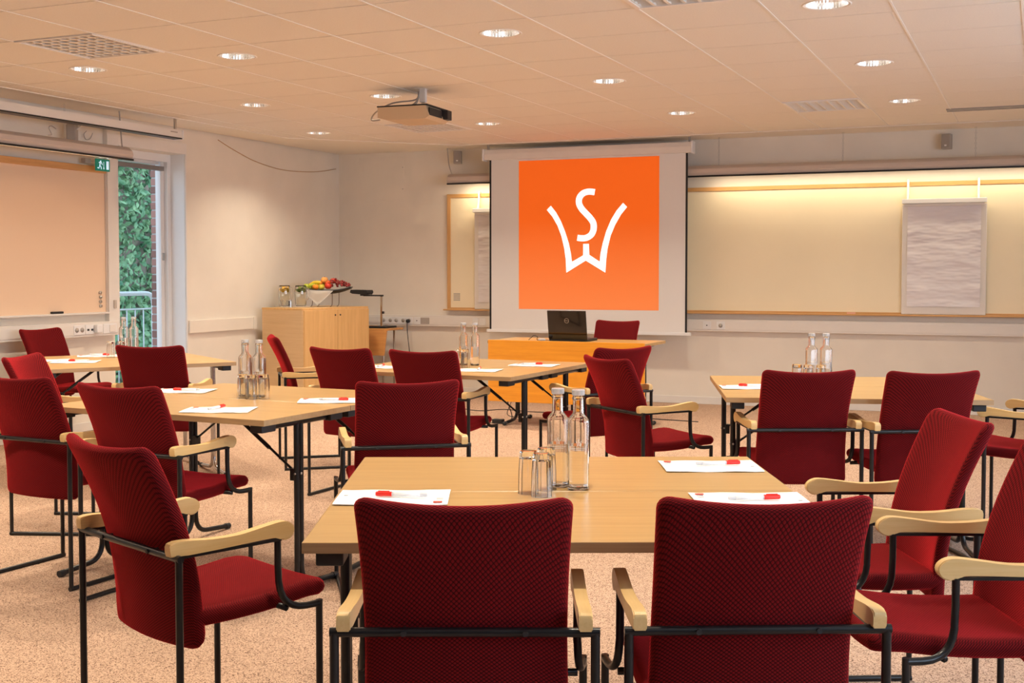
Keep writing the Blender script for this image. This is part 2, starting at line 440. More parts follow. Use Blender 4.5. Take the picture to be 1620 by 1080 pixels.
# downlights
def make_downlight(x, y, label, lit=True):
    t = thing('downlight', label, 'ceiling light', (x, y, CZ), 0, 'recessed downlights in the tiled ceiling')
    bm = B(); N = 32
    prof = [(.106, .002), (.118, -.004), (.122, -.002), (.122, .0), (.106, .004)]
    rings = [[bm.verts.new((r*math.cos(2*PI*k/N), r*math.sin(2*PI*k/N), z)) for k in range(N)] for r, z in prof]
    for u, v in zip(rings, rings[1:]+rings[:1]):
        for k in range(N): bm.faces.new((u[k], u[(k+1) % N], v[(k+1) % N], v[k]))
    obj('trim_ring', bm, M_bar, t, smooth=True)
    bm = B(); prof = [(.106, .0), (.101, .03), (.088, .065), (.066, .095), (.03, .11)]
    rings = [[bm.verts.new((r*(1+(.018 if k % 2 else -.018))*math.cos(2*PI*k/72), r*(1+(.018 if k % 2 else -.018))*math.sin(2*PI*k/72), z)) for k in range(72)] for r, z in prof]
    for u, v in zip(rings, rings[1:]):
        for k in range(72): bm.faces.new((u[k], v[k], v[(k+1) % 72], u[(k+1) % 72]))
    bm.faces.new(rings[-1])
    obj('reflector', bm, M_reflect, t)
    bm = B(); lathe(bm, [(0, .055), (.02, .057), (.026, .068), (.022, .09), (.018, .108), (0, .109)], 16)
    obj('bulb', bm, M_lampglow, t, smooth=True)
    return t
rows = {7: 'row nearest the front wall', 4: 'row beside the ceiling projector', 1: 'row just nearer than the projector', -2: 'row at the top picture edge'}
cols = {-6: 'far left', -5: 'far left', -3: 'left of centre', 0: 'centre', 3: 'right of centre', 6: 'far right', 8: 'outermost right'}
proto = None
dl = bpy.data.lights.new('downlight_lamp', 'AREA'); dl.shape = 'DISK'; dl.size = .16; dl.energy = DOWNLIGHT_W; dl.color = WARM; dl.spread = PI*.72
for (i, j) in sorted(LIGHTS):
    x, y = tx(i)+.3, ty(j)+TB_/2
    if x > RX-.2: continue
    o = bpy.data.objects.new('downlight_lamp', dl); COL.objects.link(o); o.location = (x, y, CZ-.012)
    o.visible_camera = True
    o.hide_render = False
    if j < -2 or i > 3:
        lab = 'round downlight above the picture, %s one in the row over the nearest table' % cols[i]
        if True:
            if proto is None: proto = make_downlight(x, y, lab)
            else: dup(proto, (x, y, CZ), 0, lab)
            continue
    lab = 'round downlight, %s one in the %s' % (cols[i], rows[j])
    if proto is None: proto = make_downlight(x, y, lab)
    else: dup(proto, (x, y, CZ), 0, lab)

# vents that replace a tile
def vent(i, j, kind, label):
    cx, cy = tx(i)+.3, ty(j)+TB_/2
    t = thing('ceiling_vent', label, 'air vent', (cx, cy, CZ), 0, 'square air vents set in the ceiling tiles')
    bm = B(); W = .294; H = .3055
    bx(bm, -W, W, -H, H, .03, .035)
    obj('backing', bm, mat('vent_dark', (.08, .05, .03), .9), t)
    bm = B()
    for a in (-1, 1):
        bx(bm, min(a*W, a*(W-.02)), max(a*W, a*(W-.02)), -H, H, -.008, .03)
        bx(bm, -W+.02, W-.02, min(a*H, a*(H-.02)), max(a*H, a*(H-.02)), -.008, .03)
    obj('frame', bm, M_bar, t)
    bm = B(); W2, H2 = W-.02, H-.02
    if kind == 'round':
        # perforated plate made of cells with round holes
        nx = 8; cw = 2*W2/nx; ch = 2*H2/8
        for a in range(nx):
            for c in range(8):
                x = -W2+cw*(a+.5); y = -H2+ch*(c+.5); R = cw*.45; N = 8
                ang = [2*PI*(k+.5)/N for k in range(N)]
                outer = []
                for q in ang:
                    cc, ss = math.cos(q), math.sin(q); k = min(cw/2/abs(cc), ch/2/abs(ss)); outer.append(bm.verts.new((x+cc*k, y+ss*k, -.002)))
                inn = [bm.verts.new((x+R*math.cos(q), y+R*math.sin(q), -.002)) for q in ang]
                inu = [bm.verts.new((x+R*math.cos(q), y+R*math.sin(q), .01)) for q in ang]
                cs = [bm.verts.new((x+sx_*cw/2, y+sy*ch/2, -.002)) for sx_, sy in ((1, 1), (-1, 1), (-1, -1), (1, -1))]
                for k in range(N):
                    bm.faces.new((outer[k], outer[(k+1) % N], inn[(k+1) % N], inn[k])); bm.faces.new((inn[k], inn[(k+1) % N], inu[(k+1) % N], inu[k]))
                for k, cv in zip((0, 2, 4, 6), cs): bm.faces.new((outer[k], cv, outer[(k+1) % N]))
        obj('perforated_plate', bm, M_tile, t)
    else:
        n_ = 7
        for a in range(n_+1):
            x = -W2 + 2*W2*a/n_; bx(bm, x-.008, x+.008, -H2, H2, -.003, .008)
        for c in range(10):
            y = -H2 + 2*H2*c/9
            v = [bm.verts.new(q) for q in ((-W2, y-.008, .012), (W2, y-.008, .012), (W2, y-.001, -.002), (-W2, y-.001, -.002))]; bm.faces.new(v)
        obj('louvre', bm, M_tile, t)
    return t
vent(-4, 0, 'round', 'square ceiling vent with round holes, above the left whiteboard')
vent(-4, 7, 'round', 'square ceiling vent with round holes, just beyond the ceiling projector')
vent(2, 7, 'slot', 'square louvred ceiling vent above the long cream board')
vent(2, 0, 'slot', 'square louvred ceiling vent cut by the top edge of the picture')
bm = box(0, 1.6, -.09, -.01, -.004, .004); bx(bm, 0, 1.6, .01, .05, -.006, .004)
o = obj('slot_diffuser', bm, mat('diffuser_grey', (.3, .28, .27), .4), loc=(-.75, 10.66, CZ-.004))
tag(o, 'long narrow grey slot diffuser in the ceiling at far right', 'air vent')

# ------------------------------------------------------------------ chairs
def blob(outline, surf, T, m, name, parent, scales=(.75, .5, .25)):
    """cushion: outline (list of u,v), surf(u,v)->(point, normal), thickness T"""
    bm = B(); cu = sum(p[0] for p in outline)/len(outline); cv = sum(p[1] for p in outline)/len(outline)
    def ring(sc, off, flatin=0):
        out = []
        for u, v in outline:
            uu, vv = cu+(u-cu)*sc, cv+(v-cv)*sc
            p, nn = surf(uu, vv); out.append(bm.verts.new(Vector(p)+Vector(nn)*off))
        return out
    hx = max(abs(p[0]-cu) for p in outline)
    def s_(d): return 1-d/hx
    front = [ring(s_(T*.06), T*.25), ring(s_(T*.2), T*.42), ring(s_(T*.5), T*.5)] + [ring(s, T*.5) for s in scales]
    back = [ring(s_(T*.06), -T*.25), ring(s_(T*.2), -T*.42), ring(s_(T*.5), -T*.5)] + [ring(s, -T*.5) for s in scales]
    mid = ring(1, 0); n_ = len(outline)
    for seq in ([mid]+front, [mid]+back):
        for a, c in zip(seq, seq[1:]):
            for k in range(n_): bm.faces.new((a[k], a[(k+1) % n_], c[(k+1) % n_], c[k]))
        p, nn = surf(cu, cv); sgn = 1 if seq[1] is front[0] else -1
        cc = bm.verts.new(Vector(p)+Vector(nn)*T*.5*sgn)
        for k in range(n_): bm.faces.new((seq[-1][k], seq[-1][(k+1) % n_], cc))
    return obj(name, bm, m, parent, smooth=True)
def rrect(x0, x1, z0, z1, r, n=5, topf=None, botf=None, side=6, per=10):
    pts = []
    for cx, cz, a0 in ((x1-r, z1-r, 0), (x0+r, z1-r, PI/2), (x0+r, z0+r, PI), (x1-r, z0+r, 1.5*PI)):
        for k in range(n+1):
            a = a0+PI/2*k/n; pts.append((cx+r*math.cos(a), cz+r*math.sin(a)))
        # intermediate points on straight edge to the next corner
        if a0 == 0: s, e_ = (x1-r, z1), (x0+r, z1)
        elif a0 == PI/2: s, e_ = (x0, z1-r), (x0, z0+r)
        elif a0 == PI: s, e_ = (x0+r, z0), (x1-r, z0)
        else: s, e_ = (x1, z0+r), (x1, z1-r)
        for k in range(1, per): pts.append((s[0]+(e_[0]-s[0])*k/per, s[1]+(e_[1]-s[1])*k/per))
    return pts
def make_chair():
    t = thing('conference_chair', '', 'chair', (0, 0, 0), 0, 'red conference armchairs around the tables')
    W = .258; za = .622
    # backrest
    def bsurf(x, z):
        v = (z-.37)/.53
        ye = .088 - .118*v - .03*v*v + .034*math.sin(v*PI)
        y = ye - .032*(1-(x/.213)**2) + .004
        dz = 1e-3
        return (x, y, z - .016*max(0, (z-.6)/.3)*(1-(x/.213)**2) + .0*v), (0, 1, .25)
    ol = rrect(-.213, .213, .365, .905, .028)
    ol = [((x*(1-.035*math.sin((z-.365)/.54*PI))), z) for x, z in ol]
    blob(ol, bsurf, .038, M_cloth, 'backrest', t)
    def ssurf(x, y):
        v = (y-.07)/.42
        return (x, y, .437 + .022*v - .012*math.sin(max(0, min(1, v))*PI) + .01*(x/.21)**2 - .012*max(0, (v-.85)/.15)), (0, 0, 1)
    ol = rrect(-.212, .212, .065, .492, .03)
    ol = [(x, y + .012*(1-(x/.212)**2)*(1 if y > .3 else 0)) for x, y in ol]
    blob(ol, ssurf, .05, M_cloth, 'seat', t)
    r = .0095
    for s in (-1, 1):
        bm = B(); tube(bm, [(s*W, 0, .012), (s*W, 0, za)], r, 10); obj('rear_leg', bm, M_black, t, True, angle=.8)
        bm = B(); tube(bm, [(s*W, .425, .012), (s*W, .425, .44)], r, 10); obj('front_leg', bm, M_black, t, True, angle=.8)
        bm = B(); tube(bm, [(s*W, -.009, .0095), (s*W, .434, .0095)], r, 10); obj('floor_runner', bm, M_black, t, True, angle=.8)
        pts = [(s*.238, .305, za-.002), (s*.238, .305, .56), (s*.238, .307, .51)] + arc((s*.239, .307, .505), (s*.254, .385, .431), (s*.241, .315, .430)) + [(s*W, .425, .431)]
        bm = B(); tube(bm, pts, r, 10); obj('arm_support', bm, M_black, t, True, angle=.8)
        bm = B(); bx(bm, s*.238-.009, s*.238+.009, .0, .312, za-.004, za+.004); obj('arm_rail', bm, M_black, t)
        prof = spline([(-.018, .628), (-.02, .652), (-.012, .662), (.03, .663), (.10, .656), (.18, .655), (.26, .665), (.31, .670), (.335, .665), (.350, .650), (.348, .632), (.333, .620), (.315, .620), (.300, .628), (.25, .630), (.12, .627), (0, .626)], 3)
        bm = B(); prism(bm, prof[:-1], s*.238-.0135, s*.238+.0135, 'yz')
        bmesh.ops.bevel(bm, geom=[e for e in bm.edges if abs(e.verts[0].co.x-e.verts[1].co.x) < 1e-5], offset=.0025, segments=2, affect='EDGES')
        obj('armrest', bm, M_arm, t, True, angle=.6)
    bm = B(); tube(bm, [(-W-.009, 0, za), (W+.009, 0, za)], r, 10)
    obj('back_rail', bm, M_black, t, True, angle=.8)
    for s in (-1, 1):
        bm = B(); tube(bm, [(s*.12, -.013, za), (s*.12, .03, za)], .006, 8); obj('screw', bm, M_blackm, t, True, angle=.8)
    bm = B(); tube(bm, [(-.24, .33, .432), (.24, .33, .432)], .009, 8)
    obj('seat_frame', bm, M_black, t, True)
    return t
CH0 = make_chair()
CHAIRS = [
 (-2.188, 2.469, -.361, 'red armchair at left of the nearest table, turned aside, its seat in plain view'),
 (-1.034, 2.119, .412, 'red armchair seen straight from behind, left one of the two at the nearest table'),
 (-.507, 2.368, .447, 'red armchair seen straight from behind, right one of the two at the nearest table'),
 (-2.368, 4.314, .628, 'red armchair facing away, on the far side of the nearest table'),
 (.012, 3.300, 1.977, 'red armchair cut by the right picture edge, facing left towards the nearest table'),
 (-.270, 3.855, 2.018, 'red armchair facing left on the far right side of the nearest table'),
 (-.972, 5.506, .448, 'red armchair from behind, left one of the two at the right-hand table'),
 (-.459, 5.677, .477, 'red armchair from behind, right one of the two at the right-hand table'),
 (.113, 6.538, 1.322, 'red armchair at far right, mostly outside the picture, armrests showing'),
 (-2.024, 5.929, -.661, 'red armchair turned to the right in the open middle of the room, seat showing'),
 (-2.292, 6.771, 1.016, 'red armchair at right end of the middle far table, half hidden by another'),
 (-3.56, 10.45, 3.116, 'red chair behind the presenter desk, beside the laptop'),
 (-3.189, 6.046, .051, 'red armchair at the middle far table, nearest the water bottles'),
 (-3.740, 6.065, -.047, 'red armchair in front of the corner cabinet, at the left of the middle far table'),
 (-4.816, 6.993, -.890, 'red armchair seen nearly edge-on in front of the maple cabinet, facing right'),
 (-3.281, 3.713, -.041, 'red armchair at near side of the left table, right one of the pair'),
 (-3.962, 3.854, -.062, 'red armchair at near side of the left table, cut by the left picture edge'),
 (-4.915, 5.783, .329, 'red armchair in front of the balcony door, back towards us'),
 (-7.12, 7.14, -1.571, 'red armchair under the left whiteboard, farthest left by the wall'),
 (-4.868, 4.789, -1.215, 'pale-lit red armchair at the left end of the left table, facing right'),
]
for k, (x, y, r_, lab) in enumerate(CHAIRS):
    if k == 0: CH0.location = (x, y, 0); CH0.rotation_euler = (0, 0, r_); CH0['label'] = lab
    else: dup(CH0, (x, y, 0), r_, lab)

# ------------------------------------------------------------------ folding tables 1.2 x 0.6
TZ = .755
def make_table(legmat_right=None, L=1.198, D=.598, name='folding_table', group='beech folding tables pushed together in pairs'):
    t = thing(name, '', 'table', (0, 0, 0), 0, group)
    obj('tabletop', box(0, L, 0, D, TZ-.024, TZ, bev=.0015, seg=1), M_top, t)
    e_ = .0012
    bm = B(); bx(bm, -e_, 0, 0, D, TZ-.0235, TZ-.0008); bx(bm, L, L+e_, 0, D, TZ-.0235, TZ-.0008); bx(bm, 0, L, -e_, 0, TZ-.0235, TZ-.0008); bx(bm, 0, L, D, D+e_, TZ-.0235, TZ-.0008)
    obj('edge_band', bm, M_edge, t)
    for s, x in ((1, .055), (-1, L-.055)):
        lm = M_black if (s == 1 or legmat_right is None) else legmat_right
        bm = B(); tube(bm, [(x, .06, TZ-.040), (x, D-.06, TZ-.040)], .0125, 10); obj('rail', bm, M_black, t, True, angle=.8)
        for y in (.02, D-.11):
            obj('bracket', box(x-.03, x+.03, y, y+.09, TZ-.056, TZ-.024, bev=.004), M_blackm, t)
        for q in (-1, 1):
            y = D/2+q*.0135
            pts = [(x, y, TZ-.045), (x, y, .15), (x, y, .115)] + arc((x, y, .11), (x, y+q*.085, .026), (x, y+q*.004, .03), 7) + [(x, y+q*.235, .016)]
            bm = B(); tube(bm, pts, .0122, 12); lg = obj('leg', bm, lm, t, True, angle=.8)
            bm = B(); tube(bm, [(x, y+q*.225, .0166), (x, y+q*.255, .0150)], .0148, 12); obj('foot_cap', bm, M_blackm, lg, True, angle=.8)
        xi = x+s*.014; xm = x+s*.17; xt = x+s*.33; yb = D/2
        z0, z1 = .50, TZ-.03; zm = z0+(z1-z0)*.5
        bm = B(); tube(bm, [(xi, yb, z0), (xm, yb, zm)], .0055, 8); tube(bm, [(xm-s*.02, yb, zm-.016), (xt, yb, z1)], .009, 8)
        bx(bm, x-.002, x+s*.03 if s > 0 else x+.002, yb-.02, yb+.02, z0-.03, z0+.02) if s > 0 else bx(bm, x-.03, x+.002, yb-.02, yb+.02, z0-.03, z0+.02)
        obj('brace', bm, M_black, t, True, angle=.8)
        bm = B(); tube(bm, [(x-s*.016, yb-.0, z0), (x-s*.012, yb, z0)], .006, 8); tube(bm, [(x, yb-.028, z0), (x, yb-.024, z0)], .005, 8); obj('rivet', bm, M_steel, t, True)
    return t
def pairpos(nl, rot, gap=.003):
    d = (-math.sin(rot), math.cos(rot)); k = .6+gap
    return [(nl[0], nl[1]), (nl[0]+d[0]*k, nl[1]+d[1]*k)]
def nl_from_nr(nr, rot, L=1.2): return (nr[0]-L*math.cos(rot), nr[1]-L*math.sin(rot))
TAB0 = make_table()
used = [False]
def place_table(p, rot, lab, proto=None):
    if proto is None and not used[0]:
        TAB0.location = (*p, 0); TAB0.rotation_euler = (0, 0, rot); TAB0['label'] = lab; used[0] = True; return TAB0
    return dup(proto or TAB0, (*p, 0), rot, lab)
T1N, T1R = (-1.440, 2.160), .424
T2N, T2R = nl_from_nr((-2.777, 3.908), -.044), -.044
T4N, T4R = nl_from_nr((-2.690, 6.10), -.035), -.035
T5N, T5R = (-1.335, 5.505), .313
T3N, T3R = nl_from_nr((-4.79, 6.44), .984, 1.2), .984
for (N_, R_, a_, b_) in ((T1N, T1R, 'nearest beech table, front half with two chairs pushed up to it', 'nearest beech table, rear half carrying two white sheets side'),
                         (T2N, T2R, 'left beech table, near half where the sheet lies at the corner', 'left beech table, far half behind its bottles'),
                         (T4N, T4R, 'middle far beech table, near half by two red chair backs', 'middle far beech table, far half next to the orange panel'),
                         (T5N, T5R, 'right-hand beech table, near half behind two chairs', 'right-hand beech table, far half towards the front wall')):
    for p_, l_ in zip(pairpos(N_, R_), (a_, b_)): place_table(p_, R_, l_)
TAB3 = make_table(M_blackglint)
for k, (p_, l_) in enumerate(zip(pairpos(T3N, T3R), ('beech table by the balcony door, half nearer the camera, window reflection painted silver on right legs', 'beech table by the balcony door, half nearer the whiteboard'))):
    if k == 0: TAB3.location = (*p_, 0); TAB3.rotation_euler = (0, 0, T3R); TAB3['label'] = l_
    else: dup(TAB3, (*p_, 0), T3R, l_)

# ------------------------------------------------------------------ table things
LOGO_W_OUT = [(55, 297), (120, 375), (180, 480), (225, 600), (258, 740), (275, 860), (283, 1017), (505, 880), (727, 1017), (737, 860), (752, 740), (785, 600), (835, 480), (900, 365), (967, 283)]
LOGO_W_IN = [(922, 235), (850, 320), (790, 420), (735, 550), (695, 690), (672, 800), (663, 893), (545, 815), (540, 690), (475, 690), (475, 820), (347, 893), (335, 800), (310, 680), (268, 550), (220, 430), (165, 330), (103, 250)]
LOGO_W = LOGO_W_OUT + LOGO_W_IN
S_C = spline([(605, 108), (540, 100), (478, 115), (435, 160), (425, 222), (452, 285), (500, 340), (553, 398), (590, 458), (592, 530), (565, 588), (510, 622), (455, 626), (408, 620)], 4)
_l, _r = ribbon(S_C, 70)
LOGO_S = _l + _r[::-1]

def make_bottle(fill=.62):
    t = thing('water_bottle', '', 'bottle', (0, 0, 0), 0, 'clear water bottles standing in pairs')
    R = .0285
    out = [(0, .0), (R-.004, 0), (R, .004), (R, .190), (R-.002, .197), (.016, .210), (.0145, .216), (.0145, .250), (.0165, .252), (.0165, .256), (.0145, .258), (.0145, .262)]
    inn = [(.0115, .262), (.0115, .215), (.0135, .208), (R-.0045, .194), (R-.0035, .188), (R-.0035, .010), (R-.008, .006), (0, .006)]
    bm = lathe(B(), [(r, z*.955) for r, z in out+inn], 28, sq=5)
    obj('bottle_glass', bm, M_glass, t, True, angle=.7)
    h = .006+.18*fill
    bm = lathe(B(), [(0, .0062), (R-.0085, .0062), (R-.0038, .0105), (R-.0038, h), (0, h)], 28, sq=5)
    obj('water', bm, M_water, t, True, angle=.7)
    bm = lathe(B(), [(0, .2507), (.0165, .2507), (.0175, .252), (.0175, .264), (.016, .266), (0, .266)], 24)
    # fluted cap skirt
    obj('cap', bm, mat('clear_cap', (.85, .87, .9), .15, trans=.6, ior=1.3), t, True, angle=.6)
    # etched mark facing -y
    bm = B(); k = .030/1000
    for poly in (LOGO_W, LOGO_S):
        prism(bm, [((x-510)*k*.62, .128-(y-500)*k*.62) for x, y in poly], -R-.0004, -R-.0001)
    for q in range(13): bx(bm, -.02+.0032*q, -.0182+.0032*q, -R-.0004, -R-.0001, .1105, .1125)
    bx(bm, -.014, .014, -R-.0004, -R-.0001, .1065, .1072)
    obj('printed_logo', bm, mat('bottle_print', (.9, .9, .9), .6), t)
    return t
def make_glass():
    t = thing('drinking_glass', '', 'glass', (0, 0, 0), 0, 'upturned drinking glasses beside the bottles')
    R = .0275; N = 10
    # upside-down tumbler: rim at the table, thick base on top
    prof = [(R-.003, 0), (R-.0005, 0), (R, .002), (R-.001, .06), (R-.003, .095), (R-.0032, .108), (R-.006, .112), (.004, .111), (0, .110),
            ]
    bm = lathe(B(), [(R-.0028, .0004), (R, .0004), (R-.001, .06), (R-.003, .096), (R-.0035, .108), (R-.006, .112), (0, .111)], N*2)
    # inner surface
    bm2 = [(R-.0028, .0004), (R-.0042, .06), (R-.0062, .092), (.012, .0955), (0, .094)]
    # build as single closed lathe
    bm.free(); bm = lathe(B(), [(0, .094), (.012, .0955), (R-.0062, .092), (R-.0042, .06), (R-.0028, .0004), (R, .0004), (R-.0008, .06), (R-.0028, .096), (R-.0035, .108), (R-.006, .112), (0, .111)], N)
    obj('tumbler', bm, M_glass, t, True, angle=.35)
    return t
BOT = make_bottle(); GLS = make_glass()
FLR = [False, False]
def bottle(x, y, z, r_, lab):
    if not FLR[0]: FLR[0] = True; BOT.location = (x, y, z); BOT.rotation_euler = (0, 0, r_); BOT['label'] = lab; return
    dup(BOT, (x, y, z), r_, lab)
def glass(x, y, z, lab):
    if not FLR[1]: FLR[1] = True; GLS.location = (x, y, z); GLS['label'] = lab; return
    dup(GLS, (x, y, z), 0.1, lab)
ZT = TZ+.0006
for (x, y, lab) in ((-1.190, 3.012, 'clear water bottle on the nearest table, left of the pair'), (-1.126, 2.998, 'clear water bottle on the nearest table, right of the pair'),
                    (-3.405, 4.645, 'clear water bottle on the left table, left of the pair'), (-3.330, 4.650, 'clear water bottle on the left table, right of the pair'),
                    (-3.325, 6.800, 'clear water bottle on the middle far table, left of the pair'), (-3.240, 6.790, 'clear water bottle on the middle far table, right of the pair'),
                    (-5.955, 6.705, 'clear water bottle before the balcony door, left of the pair'), (-5.895, 6.740, 'clear water bottle before the balcony door, right of the pair'),
                    (-1.085, 6.30, 'clear water bottle on the right-hand table, left of the pair'), (-1.015, 6.32, 'clear water bottle on the right-hand table, right of the pair')):
    bottle(x, y, ZT, .40, lab)
for (x, y, lab) in ((-1.222, 2.885, 'upturned glass on the nearest table, leftmost of three'), (-1.176, 2.862, 'upturned glass on the nearest table, middle and nearest of three'), (-1.200, 2.955, 'upturned glass on the nearest table, tucked beside the bottles'),
                    (-3.360, 4.565, 'upturned glass on the left table, leftmost of three'), (-3.305, 4.553, 'upturned glass on the left table, middle of three'), (-3.262, 4.590, 'upturned glass on the left table, rightmost of three'),
                    (-3.270, 6.64, 'upturned glass on the middle far table, left of two'), (-3.215, 6.60, 'upturned glass on the middle far table, right of two'),
                    (-5.80, 6.40, 'upturned glass on the table by the balcony door, beside the chair back'), (-5.74, 6.44, 'upturned glass on the table by the balcony door, farther one'),
                    (-1.14, 6.20, 'upturned glass on the right-hand table, left of three'), (-1.08, 6.18, 'upturned glass on the right-hand table, middle of three'), (-1.02, 6.20, 'upturned glass on the right-hand table, right of three')):
    glass(x, y, ZT, lab)

def make_sheet():
    t = thing('note_paper', '', 'paper', (0, 0, 0), 0, 'white note papers laid on the tables')
    bm = B(); nx, ny = 10, 6
    g = [[bm.verts.new((-.1425+.285*i/nx, -.1+.2*j/ny, .0012+.0010*math.sin(i*1.1+j*.7)+(.0015 if i in (0, nx) else 0))) for j in range(ny+1)] for i in range(nx+1)]
    for i in range(nx):
        for j in range(ny): bm.faces.new((g[i][j], g[i+1][j], g[i+1][j+1], g[i][j+1]))
    geom = bmesh.ops.extrude_face_region(bm, geom=list(bm.faces))
    for v in [q for q in geom['geom'] if isinstance(q, bmesh.types.BMVert)]: v.co.z += .0014
    obj('sheet', bm, M_paper, t, False)
    obj('red_label', box(-.128, -.106, .066, .080, .0040, .0048), M_red, t)
    bm = B()
    for k in range(4): bx(bm, -.129, -.112, .02+k*.008, .0215+k*.008, .0044, .0048)
    for k in range(2): bx(bm, .118, .128, -.02+k*.006, -.0188+k*.006, .0040, .0046)
    obj('fine_print', bm, M_ink, t)
    return t
def make_pen():
    t = thing('marker_pen', '', 'pen', (0, 0, 0), 0, 'clear pens with red caps lying on the papers')
    bm = B(); tube(bm, [(-.068, 0, .006), (-.064, 0, .006), (.026, 0, .006)], [.004, .0055, .0055], 10); obj('barrel', bm, mat('pen_barrel', (.80, .82, .88), .2, trans=.3), t, True, angle=.6)
    bm = B(); tube(bm, [(.024, 0, .0063), (.062, 0, .0063), (.066, 0, .0063)], [.0063, .0063, .005], 10); obj('cap', bm, M_redp, t, True, angle=.6)
    bm = B(); bx(bm, .03, .06, -.0015, .0015, .0125, .0145, bev=.0005); obj('clip', bm, M_redp, t)
    bm = B(); tube(bm, [(-.05, 0, .006), (.02, 0, .006)], .0058, 8); obj('sleeve', bm, mat('pen_sleeve', (.85, .87, .92), .3), t, True)
    return t
SH0 = make_sheet(); PEN = make_pen(); fl2 = [0, 0]
def sheet(x, y, r_, lab, pen=None, plab=None):
    if not fl2[0]: fl2[0] = 1; SH0.location = (x, y, ZT); SH0.rotation_euler = (0, 0, r_); SH0['label'] = lab
    else: dup(SH0, (x, y, ZT), r_, lab)
    if pen:
        px_, py_, pr = pen
        if not fl2[1]: fl2[1] = 1; PEN.location = (px_, py_, ZT+.0052); PEN.rotation_euler = (0, 0, pr); PEN['label'] = plab
        else: dup(PEN, (px_, py_, ZT+.0052), pr, plab)
sheet(-1.512, 2.684, .424+PI, 'white note paper on the nearest table, left end, half under a chair back', (-1.49, 2.685, .424+PI-.12), 'red-capped pen on the paper at the left end of the nearest table')
sheet(-.897, 3.500, .42, 'white note paper on the nearest table, far right', (-.875, 3.515, .42+.12), 'red-capped pen on the far right paper of the nearest table')
sheet(-.668, 3.013, .42, 'white note paper on the nearest table, near right, behind the chair back', (-.655, 3.005, .42+.12), 'red-capped pen on the near right paper of the nearest table')
sheet(-3.155, 4.12, -.05+PI/2*0+.45, 'white note paper at the near corner of the left table', (-3.175, 4.13, 1.7), 'pen lying end-on on the near corner paper of the left table')
sheet(-2.925, 4.625, .1+.4, 'white note paper at the right end of the left table', (-2.90, 4.61, .35), 'red-capped pen on the right end paper of the left table')
sheet(-3.83, 4.72, .3, 'white note paper on the left table behind the chair pair', (-3.80, 4.71, .3+PI), 'red-capped pen on the left table paper behind the chair pair')
sheet(-5.72, 5.99, .55, 'white note paper at the near end of the table by the balcony door', (-5.70, 6.0, .5+PI), 'red-capped pen on the near paper of the balcony-door table')
sheet(-5.985, 6.49, .75, 'white note paper at the far side of the table by the balcony door', (-5.99, 6.50, .6), 'red-capped pen on the far paper of the balcony-door table')
sheet(-5.98, 6.00, .70, 'white note paper at the left end of the table by the balcony door')
sheet(-2.895, 6.93, .1, 'white note paper at the right end of the middle far table', (-2.91, 6.925, .4), 'pale pen on the right end paper of the middle far table')
sheet(-3.06, 6.43, .15, 'white note paper at the near edge of the middle far table', (-3.05, 6.45, 1.9), 'pen end-on on the near edge paper of the middle far table')
sheet(-3.72, 6.42, .0, 'white note paper at left of the middle far table, nearer one', (-3.70, 6.42, 1.8), 'pen end-on on the nearer left paper of the middle far table')
sheet(-3.73, 6.95, .0, 'white note paper at left of the middle far table, farther one', (-3.72, 6.95, .3), 'red-capped pen on the farther left paper of the middle far table')
sheet(-1.345, 6.02, .35, 'white note paper at the left end of the right-hand table', (-1.335, 6.04, .25+PI), 'red-capped pen on the paper of the right-hand table')

# ------------------------------------------------------------------ presenter desk, laptop
t = thing('presenter_desk', 'beech presenter desk with a tall orange front panel, before the projection screen', 'desk', (-4.45, 9.58, 0), 0)
obj('desktop', box(0, 1.44, 0, .6, .718, .742, bev=.0015), M_top, t)
obj('front_panel', box(.02, 1.445, -.03, -.008, .215, .75, bev=.002), M_orange, t)
for s, x in ((1, .16), (-1, 1.34)):
    bm = B(); tube(bm, [(x, .05, .704), (x, .55, .704)], .0125, 10); obj('rail', bm, M_black, t, True)
    obj('bracket', box(x-.035, x+.06, .03, .1, .69, .718, bev=.004), M_blackm, t)
    for q in (-1, 1):
        y = .3+q*.016
        pts = [(x, y, .70), (x, y, .15), (x, y, .12)] + arc((x, y, .11), (x, y+q*.1, .03), (x, y+q*.004, .03), 7) + [(x, y+q*.27, .018)]
        bm = B(); tube(bm, pts, .0145, 12); obj('leg', bm, M_black, t, True)
        bm = B(); tube(bm, [(x, y+q*.25, .019), (x, y+q*.285, .018)], .0175, 12); obj('foot_cap', bm, M_blackm, t, True)
t = thing('laptop', 'open black laptop with a round silver emblem, seen from behind', 'laptop', (-3.755, 9.74, .7425), -.02)
obj('base', box(-.178, .178, 0, .25, 0, .022, bev=.005), M_blackm, t)
lid = obj('lid', box(-.18, .18, -.006, .006, 0, .252, bev=.004), mat('glossy_black', (.012, .008, .006), .08, coat=.5), t, loc=(0, .0, .016))
lid.rotation_euler = (.16, .0, 0)
bm = B(); N = 28
for k in range(N):
    a0, a1 = 2*PI*k/N, 2*PI*(k+1)/N
    v = [bm.verts.new((R_*math.cos(a), -.0066, .165+R_*math.sin(a))) for R_, a in ((.0185, a0), (.0185, a1), (.0215, a1), (.0215, a0))]; bm.faces.new(v)
obj('emblem_ring', bm, M_steel, lid)
